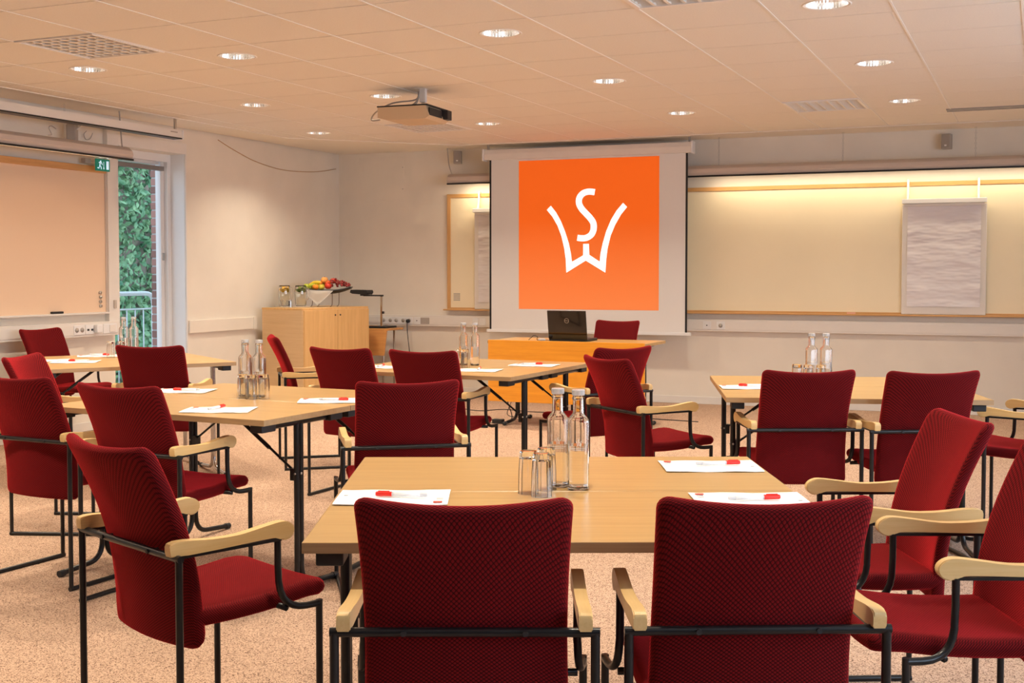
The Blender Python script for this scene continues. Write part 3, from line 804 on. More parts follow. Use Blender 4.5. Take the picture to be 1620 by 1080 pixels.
def text_mesh(txt, size, m, parent, name, loc, rot):
    cu = bpy.data.curves.new(name, 'FONT'); cu.body = txt; cu.size = size; cu.align_x = 'CENTER'; cu.align_y = 'CENTER'; cu.extrude = .0002
    o = bpy.data.objects.new(name, cu); COL.objects.link(o)
    dg = bpy.context.evaluated_depsgraph_get(); me = bpy.data.meshes.new_from_object(o.evaluated_get(dg))
    bpy.data.objects.remove(o); me.materials.clear(); me.materials.append(m)
    q = bpy.data.objects.new(name, me); COL.objects.link(q); q.parent = parent; q.location = loc; q.rotation_euler = rot
    return q
text_mesh('DELL', .0155, M_steel, lid, 'emblem_lettering', (0, -.0068, .165), (PI/2, 0, 0))
bm = B(); tube(bm, spline([(0, 0, .006), (.03, 0, .03), (.05, .0, .045), (.08, .01, .035), (.07, .03, .006), (.13, .04, .005), (.2, .05, .005)], 6), .0028, 6)
tag(obj('computer_cable', bm, M_blackm, smooth=True, loc=(-4.10, 9.68, .7435)), 'thin black cable looping on the presenter desk left of the laptop', 'cable')
bm = B(); sphere(bm, (0, 0, .012), .03, sc=(1.2, .8, .45)); 
for v in bm.verts: v.co.z = max(v.co.z, 0)
tag(obj('computer_mouse', bm, mat('mouse_grey', (.45, .45, .46), .3), smooth=True, loc=(-3.965, 9.66, .743)), 'small grey computer mouse at the left of the laptop', 'mouse')

# cables on the floor near the desk
def floorcable(name, pts, r_, lab, loc):
    bm = B(); tube(bm, spline(pts, 7), r_, 6); tag(obj(name, bm, M_blackm, smooth=True, loc=loc), lab, 'cable')
floorcable('power_cable', [(0, 0, .004), (.25, -.1, .004), (.4, .1, .004), (.7, .02, .004), (1.1, .05, .004), (1.7, -.02, .004), (2.4, -.1, .004)], .004, 'black cable running along the carpet under the presenter desk', (-5.2, 10.6, 0))
floorcable('power_cable', [(0, 0, .69), (-.03, .05, .55), (.04, .02, .40), (.0, .05, .22), (.08, -.02, .06), (.02, -.04, .004), (-.15, -.05, .004), (-.3, .1, .004)], .004, 'black cable hanging from the left end of the presenter desk', (-4.36, 9.75, 0))
floorcable('power_cable', [(0, 0, .69), (.05, .02, .5), (.14, 0, .36), (.05, -.02, .30), (-.1, .0, .28), (-.16, .03, .16), (-.2, .05, .05), (-.08, .06, .03)], .0035, 'thin looped cable dangling behind the orange panel', (-4.22, 9.90, 0))
bm = box(-.05, .05, -.03, .03, 0, .04, bev=.006)
tag(obj('power_adapter', bm, M_blackm, loc=(-4.40, 9.70, .0)), 'black power adapter block on the carpet by the desk leg', 'adapter')

# ------------------------------------------------------------------ corner cabinet and its things
CR = -.1833
t = thing('corner_cabinet', 'tall maple cabinet in the far left corner carrying fruit and jugs', 'cabinet', (-6.705, 10.09, 0), CR)
obj('body', box(-.565, 0, 0.002, .98, .0, .962, bev=.001), M_cab2, t)
obj('top', box(-.567, .002, 0, .982, .962, .982, bev=.001), M_cab, t)
d1 = obj('door', box(0.0005, .018, .01, .488, .05, .958, bev=.001), M_cab, t)
d2 = obj('door', box(0.0005, .018, .492, .975, .05, .958, bev=.001), M_cab, t)
for d_, y in ((d1, .455), (d2, .53)):
    bm = B(); tube(bm, [(.017, y, .905), (.024, y, .905)], .008, 12); obj('lock', bm, M_blackm, d_, True)
CTZ = .9825
def jug(x, y, lab, slices, col):
    t = thing('water_jug', lab, 'jug', (x, y, CTZ), 0, 'glass jugs of flavoured water on the cabinet')
    bm = lathe(B(), [(0, 0), (.085, 0), (.10, .006), (.10, .010), (.08, .008), (0, .008)], 28); obj('saucer', bm, mat('white_china', (.85, .82, .78), .2), t, True)
    R = .062
    out = [(0, .010), (.050, .010), (.055, .02), (R, .10), (.064, .16), (.058, .205), (.055, .222)]
    inn = [(.0515, .222), (.0545, .204), (.0605, .16), (R-.004, .10), (.051, .022), (.047, .015), (0, .015)]
    obj('jug_glass', lathe(B(), out+inn, 28), M_glass, t, True)
    obj('water', lathe(B(), [(0, .0155), (.046, .0155), (.0505, .023), (R-.0045, .10), (.060, .16), (.0555, .19), (0, .19)], 28), mat('flavoured_water', (.95, .93, .80), .0, trans=1, ior=1.33), t, True)
    bm = B(); tube(bm, spline([(.055, 0, .20), (.09, 0, .195), (.105, 0, .15), (.09, 0, .09), (.06, 0, .07)], 5), .006, 8); obj('handle', bm, M_glass, t, True)
    for k in range(slices):
        a = k*2.4; r_ = .045
        bm = B(); c = (r_*math.cos(a), r_*math.sin(a), .17+.018*(k % 2))
        sphere(bm, (0, 0, 0), .021, 12, 6, (1, .25, 1))
        o = obj('fruit_slice', bm, col, t, True); o.location = (c[0]*.75, c[1]*.75, c[2]); o.rotation_euler = (.2*k, 0, a+PI/2)
    return t
M_lemon = mat('lemon', (.95, .55, .02), .4, noise=.1, nscale=60); M_lime = mat('lime', (.18, .28, .02), .4, noise=.1, nscale=60)
jug(-7.196, 10.50, 'glass jug of water with orange and lemon slices, left one on the cabinet', 7, M_lemon)
jug(-6.996, 10.50, 'glass jug of water with green lime slices, right one on the cabinet', 7, M_lime)
for k, (x, y, lab) in enumerate(((-7.06, 10.36, 'small glass on the cabinet before the lemon jug, left of three'), (-7.02, 10.34, 'small glass on the cabinet before the lemon jug, right of three'), (-7.11, 10.33, 'small glass on the cabinet before the lemon jug, nearest the wall'))):
    g_ = dup(GLS, (x, y, CTZ), .3*k, lab, 'small glasses by the jugs'); g_.scale = (.85, .85, .7)
# fruit stand
t = thing('fruit_stand', 'dark curved serving tray on thin wire legs, on the cabinet', 'stand', (-6.835, 10.72, CTZ), .414)
bm = B(); nx, ny = 16, 8
def trayz(u, v): return .165 + .035*(abs(u)/.27)**2.5 - .02*(1-(v/.11)**2)*0 + .012*(abs(v)/.11)**2
g = [[bm.verts.new((-.27+.54*i/nx, (-.11+.22*j/ny)*(1-.25*(abs(-.27+.54*i/nx)/.27)**3), trayz(-.27+.54*i/nx, -.11+.22*j/ny))) for j in range(ny+1)] for i in range(nx+1)]
for i in range(nx):
    for j in range(ny): bm.faces.new((g[i][j], g[i+1][j], g[i+1][j+1], g[i][j+1]))
ge = bmesh.ops.extrude_face_region(bm, geom=list(bm.faces))
for v in [q for q in ge['geom'] if isinstance(q, bmesh.types.BMVert)]: v.co.z -= .012 + .022*max(0, 1-(v.co.x/.26)**2)*max(0, 1-(v.co.y/.12)**2)
obj('tray', bm, M_blackm, t, True)
for x, y in ((-.13, -.05), (-.075, .05), (.075, -.05), (.13, .05)):
    bm = B(); tube(bm, spline([(x, y, .158), (x, y, .06), (x-.004, y, .02), (x-.014, y-.008, .005), (x-.022, y-.012, .005)], 5), .0032, 8); obj('leg', bm, mat('bronze_wire', (.12, .05, .02), .4, metal=.5), t, True)
# napkin draped over the tray
ca_, sa_ = math.cos(.414), math.sin(.414)
bm = B()
top = [(-.25, -.09), (-.24, .07), (.05, .09), (.09, -.09)]
def nz_(x, y): return trayz(x, y)+.004
cols_ = []
for i in range(9):
    x = -.235+.33*i/8
    col_ = []
    for j in range(5): col_.append(bm.verts.new((x, .08-.16*j/4-.03*(j == 4), nz_(x, 0)+(.002 if j < 4 else 0))))
    dep = .15*(1-abs(i-4)/4)
    for j in range(1, 5): col_.append(bm.verts.new((x, -.113-.006*math.sin(i*1.3), nz_(x, 0)-.004-dep*j/4)))
    cols_.append(col_)
for a, c in zip(cols_, cols_[1:]):
    for k in range(8): bm.faces.new((a[k], c[k], c[k+1], a[k+1]))
bmesh.ops.solidify(bm, geom=list(bm.faces), thickness=.0015)
tag(obj('napkin', bm, mat('white_napkin', (.85, .80, .74), .8), smooth=True, loc=t.location[:], rotz=.414), 'white napkin hanging as a triangle over the fruit tray', 'napkin')
def TR(u, v, z): return (t.location[0]+u*ca_-v*sa_, t.location[1]+u*sa_+v*ca_, t.location[2]+z)
M_ban = mat('banana_yellow', (.75, .55, .03), .45, noise=.15, nscale=30); M_bang = mat('banana_green', (.45, .52, .03), .45, noise=.1, nscale=30)
for k, (u, z, rr, mm, lab) in enumerate(((-.155, .205, .2, M_bang, 'greenish banana at the left end of the tray'), (-.125, .235, 0, M_ban, 'yellow banana lying on top at the left of the tray'), (-.10, .22, -.3, M_ban, 'yellow banana tucked behind the others'))):
    bm = B(); pts = spline([(-.085, 0, -.03), (-.06, 0, .0), (0, 0, .028), (.06, 0, .018), (.09, 0, -.005)], 4)
    n_ = len(pts); rad = [.006+.014*math.sin(min(1, (i+.6)/n_*1.05)*PI)**.5 if 0 < i < n_-1 else .005 for i in range(n_)]
    tube(bm, pts, rad, 10); th_ = obj('banana', bm, mm, smooth=True, loc=TR(u+.02, -.01+.025*k, z-.01), rotz=.414+rr); tag(th_, lab, 'fruit', 'bananas on the fruit tray')
def roundfruit(name, u, v, z, r_, mm, lab, stem=True):
    q = thing(name, lab, 'fruit', TR(u, v, z), 0)
    bm = B(); sphere(bm, (0, 0, 0), r_, 20, 12, (1, 1, .93))
    for w_ in bm.verts:
        rr = math.hypot(w_.co.x, w_.co.y)
        if rr < r_*.5: w_.co.z -= math.copysign(1, w_.co.z)*(r_*.5-rr)*.35
    obj('flesh', bm, mm, q, True)
    bm = B(); tube(bm, [(0, 0, r_*.7), (.002, 0, r_*1.05)], .0016, 6); obj('stem', bm, mat('stem_brown', (.12, .06, .02), .8), q)
M_or = mat('orange_skin', (.90, .28, .02), .45, noise=.12, nscale=20, bump=.2, bscale=400); M_ap = mat('apple_red', (.55, .04, .02), .3, noise=.3, nscale=14)
M_pe = mat('pear_green', (.55, .45, .05), .4, noise=.2, nscale=16); M_pc = mat('peach', (.85, .38, .10), .5, noise=.2, nscale=12)
roundfruit('apple', -.19, -.05, .212, .033, mat('apple_green', (.45, .52, .04), .35), 'small green apple at the left tip of the tray')
roundfruit('orange', -.095, -.06, .205, .034, M_or, 'orange low at the front left of the tray')
roundfruit('pear', -.035, -.065, .205, .034, M_pe, 'green-orange pear low at the front of the tray')
roundfruit('peach', -.01, -.01, .278, .037, M_pc, 'yellow and orange peach on top of the fruit pile')
roundfruit('apple', .035, -.055, .215, .037, M_ap, 'red apple in front of the pile centre')
roundfruit('nectarine', .02, .0, .245, .036, mat('nectarine_red', (.70, .12, .03), .4, noise=.3, nscale=14), 'red nectarine in the middle of the fruit pile')
roundfruit('apple', .075, .02, .268, .034, M_ap, 'red apple on top of the pile beside the grapes')
roundfruit('orange', -.05, .03, .24, .035, M_or, 'orange at the back behind the bananas')
gt = thing('grape_bunch', 'bunch of dark red grapes spilling over the right of the tray', 'fruit', TR(.14, -.02, .2), .414)
bm = B(); rnd = random.Random(3); M_gr = mat('grape_red', (.25, .03, .03), .25, noise=.3, nscale=20)
gm = None
for k in range(46):
    u = rnd.uniform(-.075, .11); hgt = .075*(1-max(0, u)/.16); z_ = rnd.uniform(0.0, hgt); v_ = rnd.uniform(-.05, .05)
    if gm is None:
        bb = B(); sphere(bb, (0, 0, 0), .0125, 10, 6); o = obj('grape', bb, M_gr, gt, True); gm = o.data
    else: o = bpy.data.objects.new('grape', gm); COL.objects.link(o); o.parent = gt
    o.location = (u, v_, z_+.012)
bm = B(); tube(bm, [(-.08, 0, .05), (0, 0, .07), (.09, 0, .03)], .002, 6); obj('stalk', bm, mat('stalk', (.15, .1, .03), .8), gt)

# overhead projector on its trolley
t = thing('projector_trolley', 'small wooden trolley between the cabinet and the front wall', 'trolley', (-6.60, 11.30, 0), .034)
obj('shelf', box(-.28, .19, -.02, .33, .715, .735, bev=.002), M_trol, t)
bm = B(); prism(bm, [(-.28, .445), (.13, .445), (.165, .715), (-.28, .715)], -.02, 0); obj('side_panel', bm, M_trol, t)
for x in (-.2, .10): 
    for y in (.03, .28):
        bm = B(); tube(bm, [(x, y, .03), (x, y, .71)], .011, 8); l_ = obj('leg', bm, M_steel, t, True)
        bm = B(); tube(bm, [(x-.01, y, .022), (x+.01, y, .022)], .021, 12); obj('castor', bm, M_blackm, l_, True)
t = thing('overhead_projector', 'overhead projector with a silver post and black head arm beside the cabinet', 'projector', (-6.60, 11.36, .736), .034)
obj('base', box(-.26, .12, -.02, .24, 0, .022, bev=.004), M_blackm, t)
obj('light_table', box(-.25, .02, -.01, .22, .022, .03, bev=.002), M_alu, t)
obj('post', box(.045, .068, .0, .02, .02, .345, bev=.003), M_alu, t)
bm = B(); bx(bm, -.16, .075, -.005, .025, .345, .361, bev=.003); obj('arm', bm, M_blackm, t)
bm = B(); prism(bm, [(-.30, .385), (-.27, .372), (-.10, .362), (-.085, .39), (-.095, .412), (-.29, .415)], -.05, .09); bx(bm, -.19, -.15, -.02, .03, .350, .37); obj('head', bm, M_blackm, t)
bm = B(); tube(bm, [(.07, .01, .17), (.085, .01, .17)], .014, 12); obj('knob', bm, M_blackm, t, True)

# ------------------------------------------------------------------ front wall things (x along wall, -y into the room)
def F(name, bm, m, parent=None, **k):
    if parent is not None: return obj(name, bm, m, parent, **k)
    return obj(name, bm, m, loc=(FX, FY, 0), rotz=FT, **k)
def Fthing(name, lab, cat, s, off, z, group=None):
    return thing(name, lab, cat, FWp(s, off, z), FT, group)
# access hatch in the wall
t = Fthing('access_hatch', 'flush square access panel high on the wall left of the board', 'hatch', .235, 0, 2.14)
obj('panel', box(.003, .577, -.004, 0.001, .003, .497, bev=.001), M_wall, t)
for z in (.13, .37):
    bm = B(); tube(bm, [(.56, -.004, z), (.56, -.006, z)], .006, 8); obj('screw', bm, M_speaker, t)
# long cream board with wooden frame
t = Fthing('cream_board', 'long cream board in an oak frame behind the projection screen', 'board', 1.35, 0, .92)
obj('surface', box(.03, 6.6, -.018, -.002, .03, 1.25), M_wb, t)
for nm, a in (('frame_rail', (0, 6.6, -.03, -.002, 1.235, 1.275)), ('frame_rail', (0, 6.6, -.03, -.002, .005, .035))): obj(nm, box(*a, bev=.003), M_frame, t)
obj('frame_stile', box(0, .04, -.03, -.002, .03, 1.24, bev=.003), M_framez, t)
obj('chalk_tray', box(-.03, 6.6, -.075, -.03, .003, .018, bev=.004), M_frame, t)
bm = B()
for q in range(4):
    for k in range(5): bx(bm, .075+.016*k, .085+.016*k, -.0195, -.0185, .11+.022*q, .124+.022*q)
obj('printed_mark', bm, M_ink, t)
o = obj('marker_stub', box(0, .08, -.015, 0, 0, .012, bev=.003), mat('pink_chalk', (.85, .45, .35), .6), loc=FWp(5.62, .045, .939), rotz=FT); tag(o, 'pale pink marker lying in the board tray', 'marker')
# wall trunking with sockets
t = Fthing('cable_trunking', 'white cable trunking along the whole front wall under the board', 'trunking', .25, 0, .745)
obj('channel', box(0, 9.3, -.06, 0, 0, .12, bev=.003), M_white, t)
obj('cover', box(0, 9.3, -.064, -.06, .02, .10, bev=.001), M_white, t)
def sockets(t, s0, n_, kind='socket'):
    pl = obj('socket_plate', box(s0, s0+.085*n_, -.069, -.063, .02, .1, bev=.002), M_window, t)
    for k in range(n_):
        bm = B(); tube(bm, [(s0+.0425+.085*k, -.072, .06), (s0+.0425+.085*k, -.068, .06)], .021 if kind == 'socket' else .006, 16)
        if kind == 'socket': tube(bm, [(s0+.0425+.085*k-.009, -.0735, .06), (s0+.0425+.085*k-.009, -.071, .06)], .003, 6); tube(bm, [(s0+.0425+.085*k+.009, -.0735, .06), (s0+.0425+.085*k+.009, -.071, .06)], .003, 6)
        obj('socket_face' if kind == 'socket' else 'network_port', bm, M_speaker if kind == 'socket' else M_blackm, pl, True)
sockets(t, .29, 2); sockets(t, .42+.03, 2); sockets(t, .62-.03+.02, 1)
sockets(t, .705, 1, 'port')
obj('outlet_cover', box(.74+.05, .90, -.067, -.063, .025, .095, bev=.002), M_speaker, t)
obj('blank_plate', box(1.42, 1.49, -.069, -.063, .02, .1, bev=.002), M_window, t); obj('blank_plate', box(1.50, 1.58, -.069, -.063, .02, .1, bev=.002), M_window, t)
sockets(t, 3.96, 1, 'port'); sockets(t, 4.10, 1)
# plug and cord
t = Fthing('power_plug', 'black plug with its cord hanging from the front wall trunking', 'plug', .895, .07, .80)
bm = B(); tube(bm, [(0, 0, 0), (0, -.035, 0)], [.022, .018], 14); obj('plug', bm, M_blackm, t, True)
bm = B(); tube(bm, spline([(0, -.03, -.01), (.0, -.035, -.08), (.015, -.03, -.25), (.04, -.02, -.5), (.05, -.01, -.78)], 6), .0045, 8); obj('cord', bm, M_blackm, t, True)
# flip chart pads hanging on the board
FLIPPAPER = mat('flip_paper', (.80, .77, .79), .85, bump=.9, bscale=5, stretch=(.7, 1, 2.2))
def flip(s, lab, w_=.75):
    t = Fthing('flip_chart', lab, 'flip chart', s, .04, .94, 'flip charts hung over the board')
    obj('backboard', box(0, w_, -.02, 0, 0, 1.04, bev=.006), M_white, t)
    obj('clamp_bar', box(.0, w_, -.075, -.02, 1.045, 1.09, bev=.005), M_window, t)
    obj('lower_clamp', box(.02, w_-.02, -.06, -.02, 1.02, 1.043, bev=.003), M_white, t)
    bm = B(); nx, nz2 = 20, 36; rr = random.Random(int(s*10)); ph = [(rr.uniform(3, 22), rr.uniform(4, 26), rr.uniform(0, 6), rr.uniform(.001, .003)) for _ in range(9)]
    def dep(u, v): return -.024 - sum(a*math.sin(fx*u+fz*v+p0) for fx, fz, p0, a in ph)*.6*(1-v*.25) - .004*(1-v)
    g = [[bm.verts.new((.05+(w_-.1)*i/nx, min(-.0215, dep(i/nx, j/nz2)), .075+.955*j/nz2)) for j in range(nz2+1)] for i in range(nx+1)]
    for i in range(nx):
        for j in range(nz2): bm.faces.new((g[i][j], g[i+1][j], g[i+1][j+1], g[i][j+1]))
    obj('paper_pad', bm, FLIPPAPER, t, True)
    for x in (.05, w_-.075):
        bm = B(); tube(bm, [(x, -.05, 1.08), (x, -.03, 1.10), (x, -.005, 1.20), (x, -.004, 1.262), (x, .006, 1.269), (x, .022, 1.269)], .0115, 8); obj('hook', bm, M_window, t, True)
flip(6.12, 'flip chart with blank creased paper hanging on the cream board at right')
flip(1.69, 'flip chart half hidden behind the left edge of the projection screen')
# pelmet lamps
def board_lamp(name, lab, L, place, rotz, chains, power, rigid=None):
    t = thing(name, lab, 'lamp', place, rotz)
    prof = [(-.02, .0), (-.035, .035), (-.025, .07), (.01, .098), (.06, .108), (.10, .10), (.115, .09), (.108, .088), (.06, .098), (.015, .088), (-.017, .062), (-.025, .034), (-.012, .002)]
    bm = B(); prism(bm, prof, 0, L, 'yz'); obj('shade', bm, M_shade, t, True, angle=.5)
    obj('lower_lip', box(0, L, -.04, -.008, -.012, .003), M_black, t)
    obj('louvre', box(.01, L-.01, -.006, .10, -.002, .004), M_alu, t)
    for e_ in (0, L): 
        bm = B(); prism(bm, prof[:7]+[(.105, .0)], e_-.002, e_+.002, 'yz'); obj('end_cap', bm, M_shade, t)
    return t
def chain(t, x, y, z0, z1):
    bm = B(); n_ = int((z1-z0)/.022); 
    for k in range(n_):
        z = z0+(z1-z0)*(k+.5)/n_; dx, dy = ((.006, 0) if k % 2 else (0, .006))
        tube(bm, [(x+dx, y+dy, z-.011), (x+dx, y+dy, z+.011)], .0015, 4); tube(bm, [(x-dx, y-dy, z-.011), (x-dx, y-dy, z+.011)], .0015, 4)
    c = obj('chain', bm, M_steel, t)
    obj('hook_plate', box(x-.014, x+.014, y-.008, y+.008, z0-.02, z0), M_speaker, t)
lx, ly, _ = FWp(1.45, .21)
t = board_lamp('board_lamp', 'long curved lamp shade hung on chains above the cream board', 8.0, (lx, ly, 2.295), FT, None, 0)
for s in (4.388, 5.582, 6.765): chain(t, s-1.45, .03, .10, .38)
bm = B(); tube(bm, spline([(.04, .02, .09), (.0, .02, .2), (-.02, .02, .39)], 4), .006, 6); obj('hanger', bm, M_speaker, t)
# fluorescent tube of the board lamp throws light on the board
for s0, ln, pw in ((1.6, .35, 2.5), (4.3, 4.6, 15)):
    x, y, _ = FWp(s0+ln/2, .19, 0)
    o = area('board_lamp_tube', (x, y, 2.285), (0, 0, 0), ln, .05, pw, (1, .82, .55)); o.rotation_euler = (Matrix.Rotation(FT, 3, 'Z') @ Matrix.Rotation(.2, 3, 'X')).to_euler()
# small wall speakers
def speaker(loc, rz, lab):
    t = thing('wall_speaker', lab, 'speaker', loc, rz, 'small grey wall speakers')
    obj('cabinet', box(-.042, .042, -.07, .0, -.07, .07, bev=.005), M_speaker, t)
    obj('grille', box(-.036, .036, -.074, -.07, -.06, .064, bev=.002), mat('grille', (.33, .30, .27), .6), t)
    obj('badge', box(-.01, .01, -.077, -.074, -.045, -.03), M_window, t)
    bm = B(); tube(bm, [(0, 0, .03), (0, .05, .07)], .008, 8); obj('bracket', bm, M_white, t)
    return t
speaker(FWp(1.505, .07, 2.585), FT+.25, 'small grey speaker on the front wall left of the projection screen')
speaker(FWp(6.52, .07, 2.555), FT-.25, 'small grey speaker on the front wall above the cream board at right')
# projection screen
t = Fthing('projection_screen', 'pull-down projection screen showing an orange slide with a white emblem', 'screen', 1.922, .31, .72)
bm = B(); prism(bm, [(-.05, 1.80), (-.055, 1.86), (-.04, 1.905), (.04, 1.905), (.05, 1.86), (.05, 1.80)], 0, 2.235, 'yz'); obj('housing', bm, M_white, t)
for x in (0, 2.235): obj('end_cap', box(x-.012, x+.012, -.062, .056, 1.79, 1.915, bev=.01), M_window, t)
obj('fabric', box(.06, 2.178, -.0015, .0015, 0.02, 1.82), M_fabric, t)
obj('border', box(.055, .075, -.0035, .0025, 0.02, 1.81), M_blackm, t); obj('border', box(2.165, 2.185, -.0035, .0025, 0.02, 1.81), M_blackm, t)
obj('bottom_bar', box(.02, 2.225, -.012, .012, -.012, .02, bev=.005), M_window, t)
for x in (.04, 2.2): obj('hanger', box(x-.008, x+.008, -.01, .01, 1.905, 1.962), M_speaker, t)
m, n, p = nodes('projected_slide')
tcx = n.nodes.new('ShaderNodeTexCoord'); sx = n.nodes.new('ShaderNodeSeparateXYZ'); n.links.new(tcx.outputs['Object'], sx.inputs[0])
mr = n.nodes.new('ShaderNodeMapRange'); mr.inputs['From Min'].default_value = .24; mr.inputs['From Max'].default_value = 1.78; n.links.new(sx.outputs['Z'], mr.inputs[0])
r = n.nodes.new('ShaderNodeValToRGB'); r.color_ramp.elements[0].color = (.75, .22, .07, 1); r.color_ramp.elements[1].color = (.80, .105, .008, 1); r.color_ramp.elements[1].position = .6  # paler lower end: room light washing the slide, put into its emission colour
n.links.new(mr.outputs[0], r.inputs[0]); n.links.new(r.outputs[0], p.inputs['Emission Color']); p.inputs['Emission Strength'].default_value = .72
p.inputs['Base Color'].default_value = (.55, .12, .02, 1); p.inputs['Roughness'].default_value = .8; p.inputs['Specular IOR Level'].default_value = .1
img = obj('projected_slide', box(.388, 1.895, -.004, -.0015, .237, 1.781), m, t)
def imgmap(cx, cy):
    px_ = 860+cx/7.2; py_ = 290+cy/7.2
    return (.388+(px_-822)/221*1.508, 1.781-(py_-252)/237.6*1.544)
bm = B()
for poly in (LOGO_W, LOGO_S): prism(bm, [imgmap(*q) for q in poly], -.0062, -.004)
obj('white_emblem', bm, mat('emblem_light', (.8, .8, .8), .8, emit=(.82, .95, .95), estr=.85), img)

# ------------------------------------------------------------------ ceiling projector
t = thing('ceiling_projector', 'beige video projector hanging from the ceiling on a short post', 'projector', (-4.20, 7.88, CZ), .06)
obj('ceiling_plate', box(-.03, .05, -.03, .03, -.004, .0), M_white, t)
obj('post', box(.0, .045, -.02, .02, -.10, -.003, bev=.003), M_white, t)
obj('neck', box(.012, .032, -.01, .01, -.13, -.10), M_steel, t)
PB = -.215
bm = B(); prism(bm, [(-.28, PB+.075), (.10, PB+.075), (.13, PB+.0), (.10, PB-.02), (-.20, PB-.02), (-.28, PB)], -.14, .22); 
obj('casing', bm, mat('projector_beige', (.62, .46, .30), .45), t)
obj('top_cover', box(-.285, .12, -.145, .225, PB+.075, PB+.085, bev=.003), M_blackm, t)
o = obj('vent_grille', box(.118, .128, -.12, .10, PB+.0, PB+.062), M_blackm, t)
obj('lens_block', box(.10, .165, .12, .20, PB+.0, PB+.07, bev=.004), M_blackm, t)
for k, pts in enumerate(([(-.01, -.01, -.02), (-.03, -.02, -.08), (-.2, -.05, -.10), (-.33, -.06, -.16), (-.36, -.08, -.22), (-.28, -.10, -.225)], [(0, -.02, -.02), (-.02, -.02, -.1), (-.08, -.04, -.135), (-.26, -.08, -.14)], [(0, 0, -.03), (-.02, -.02, -.09), (-.08, -.02, -.13)])):
    bm = B(); tube(bm, spline(pts, 6), .006, 8); obj('cable', bm, M_speaker, t, True)

# ------------------------------------------------------------------ left wall things
t = thing('left_whiteboard', 'large whiteboard with an oak top rail on the left wall', 'whiteboard', (LX, 4.6, 0), 0)
obj('surface', box(.0, .02, 0, 3.47, 1.0, 2.18), M_wbl, t)
obj('top_rail', box(.0, .035, 0, 3.50, 2.18, 2.235, bev=.004), wood('pine_rail', (.75, .40, .16), (.6, .3, .1), .4, 'y'), t)
obj('side_trim', box(.0, .03, 3.46, 3.485, 1.0, 2.18, bev=.002), M_shade, t)
obj('pen_tray', box(.0, .06, 0, 3.47, .985, 1.0, bev=.003), M_white, t)
tag(obj('board_eraser', box(0, .03, 0, .12, 0, .018, bev=.004), M_blackm, loc=(LX+.025, 7.42, 1.001)), 'black board eraser lying in the tray of the left whiteboard', 'eraser')
for k in range(4):
    bm = B(); tube(bm, [(0, 0, 0), (.012, 0, 0)], .014, 14)
    tag(obj('board_magnet', bm, M_steel, smooth=True, loc=(LX+.021, 7.99+.003*(k % 2), 1.165-.038*k)), '%s of four round silver magnets in a column on the left whiteboard' % ('topmost', 'second', 'third', 'lowest')[k], 'magnet', 'silver magnets on the left whiteboard')
# casing strip left of the opening
TRIM1 = struct('trim_1', box(LX, LX+.05, 8.07, 8.20, .915, 2.62, bev=.003), M_white)
o = obj('handle', box(LX+.05, LX+.062, 8.12, 8.15, 1.03, 1.10, bev=.003), mat('handle_grey', (.5, .45, .4), .4), TRIM1)
t = thing('cable_trunking', 'white cable trunking under the left whiteboard, ending at the balcony door', 'trunking', (LX, 4.2, .80), 0)
obj('channel', box(0, .075, 0, 3.97, 0, .12, bev=.003), M_white, t)
obj('cover', box(.075, .079, 0, 3.97, .02, .10, bev=.001), M_white, t)
for y0, y1, nm in ((3.42, 3.54, 'socket_plate'), (3.55, 3.65, 'port_plate'), (3.76, 3.92, 'switch_plate')):
    pl = obj(nm, box(.079, .084, y0, y1, .02, .1, bev=.002), M_window, t)
    if nm == 'socket_plate':
        for q in (.03, .09):
            bm = B(); tube(bm, [(.084, y0+q, .06), (.088, y0+q, .06)], .02, 14); obj('socket_face', bm, M_speaker, pl, True)
    if nm == 'port_plate':
        for q in (.02, .065): obj('network_port', box(.084, .086, y0+q, y0+q+.022, .05, .066), M_blackm, pl)
    if nm == 'switch_plate': obj('rocker', box(.084, .09, y0+.07, y1-.015, .03, .09, bev=.002), M_white, pl)
bm = box(.0, .04, 0, .07, 0, .07, bev=.008); tag(obj('timer_plug', bm, M_window, loc=(LX+.085, 7.84, .83)), 'white plug-in adapter on the left trunking near the door', 'plug')
# dado trunking behind the cabinet, right of the balcony door
t = thing('wall_trunking', 'plain cream trunking box on the left wall beyond the balcony door', 'trunking', (LX, 9.16, .765), 0)
obj('channel', box(0, .03, 0, 1.0, 0, .12, bev=.003), M_wallr, t); obj('end_piece', box(0, .035, 1.0, 1.06, -.002, .122, bev=.003), M_wallr, t)
# lamp over the left whiteboard (runs along the wall)
t = board_lamp('whiteboard_lamp', 'long curved lamp shade above the left whiteboard', 4.9, (LX+.40, 3.05, 2.275), PI/2, None, 0)
chain(t, 4.2, .03, .10, .38)
bm = B(); tube(bm, [(4.83, .02, .09), (4.80, .02, .39)], .006, 6); obj('hanger', bm, M_speaker, t)
o = area('whiteboard_lamp_tube', (LX+.35, 5.5, 2.265), (0, -.5, 0), .05, 4.6, 8, (1, .72, .42))
# second pull-down screen, rolled up, parallel to the left wall
t = thing('rolled_screen', 'long white housing of a rolled-up screen hung along the left wall', 'screen', (LX+.42, 3.50, 2.497), 0)
bm = B(); prism(bm, [(-.05, .012), (-.05, .075), (.05, .075), (.05, .012)], 0, 5.03, 'xz'); obj('housing', bm, M_white, t)
obj('slot', box(-.045, .052, 0, 5.03, 0.002, .012), M_black, t)
obj('end_cap', box(-.055, .055, 5.03, 5.05, -.0, .08, bev=.004), M_window, t)
obj('maker_plate', box(.05, .052, 4.88, 4.97, .05, .06), M_speaker, t)
for y in (2.2, 5.0): obj('hanger', box(-.008, .008, y-.01, y+.01, .09, .18), M_steel, t)
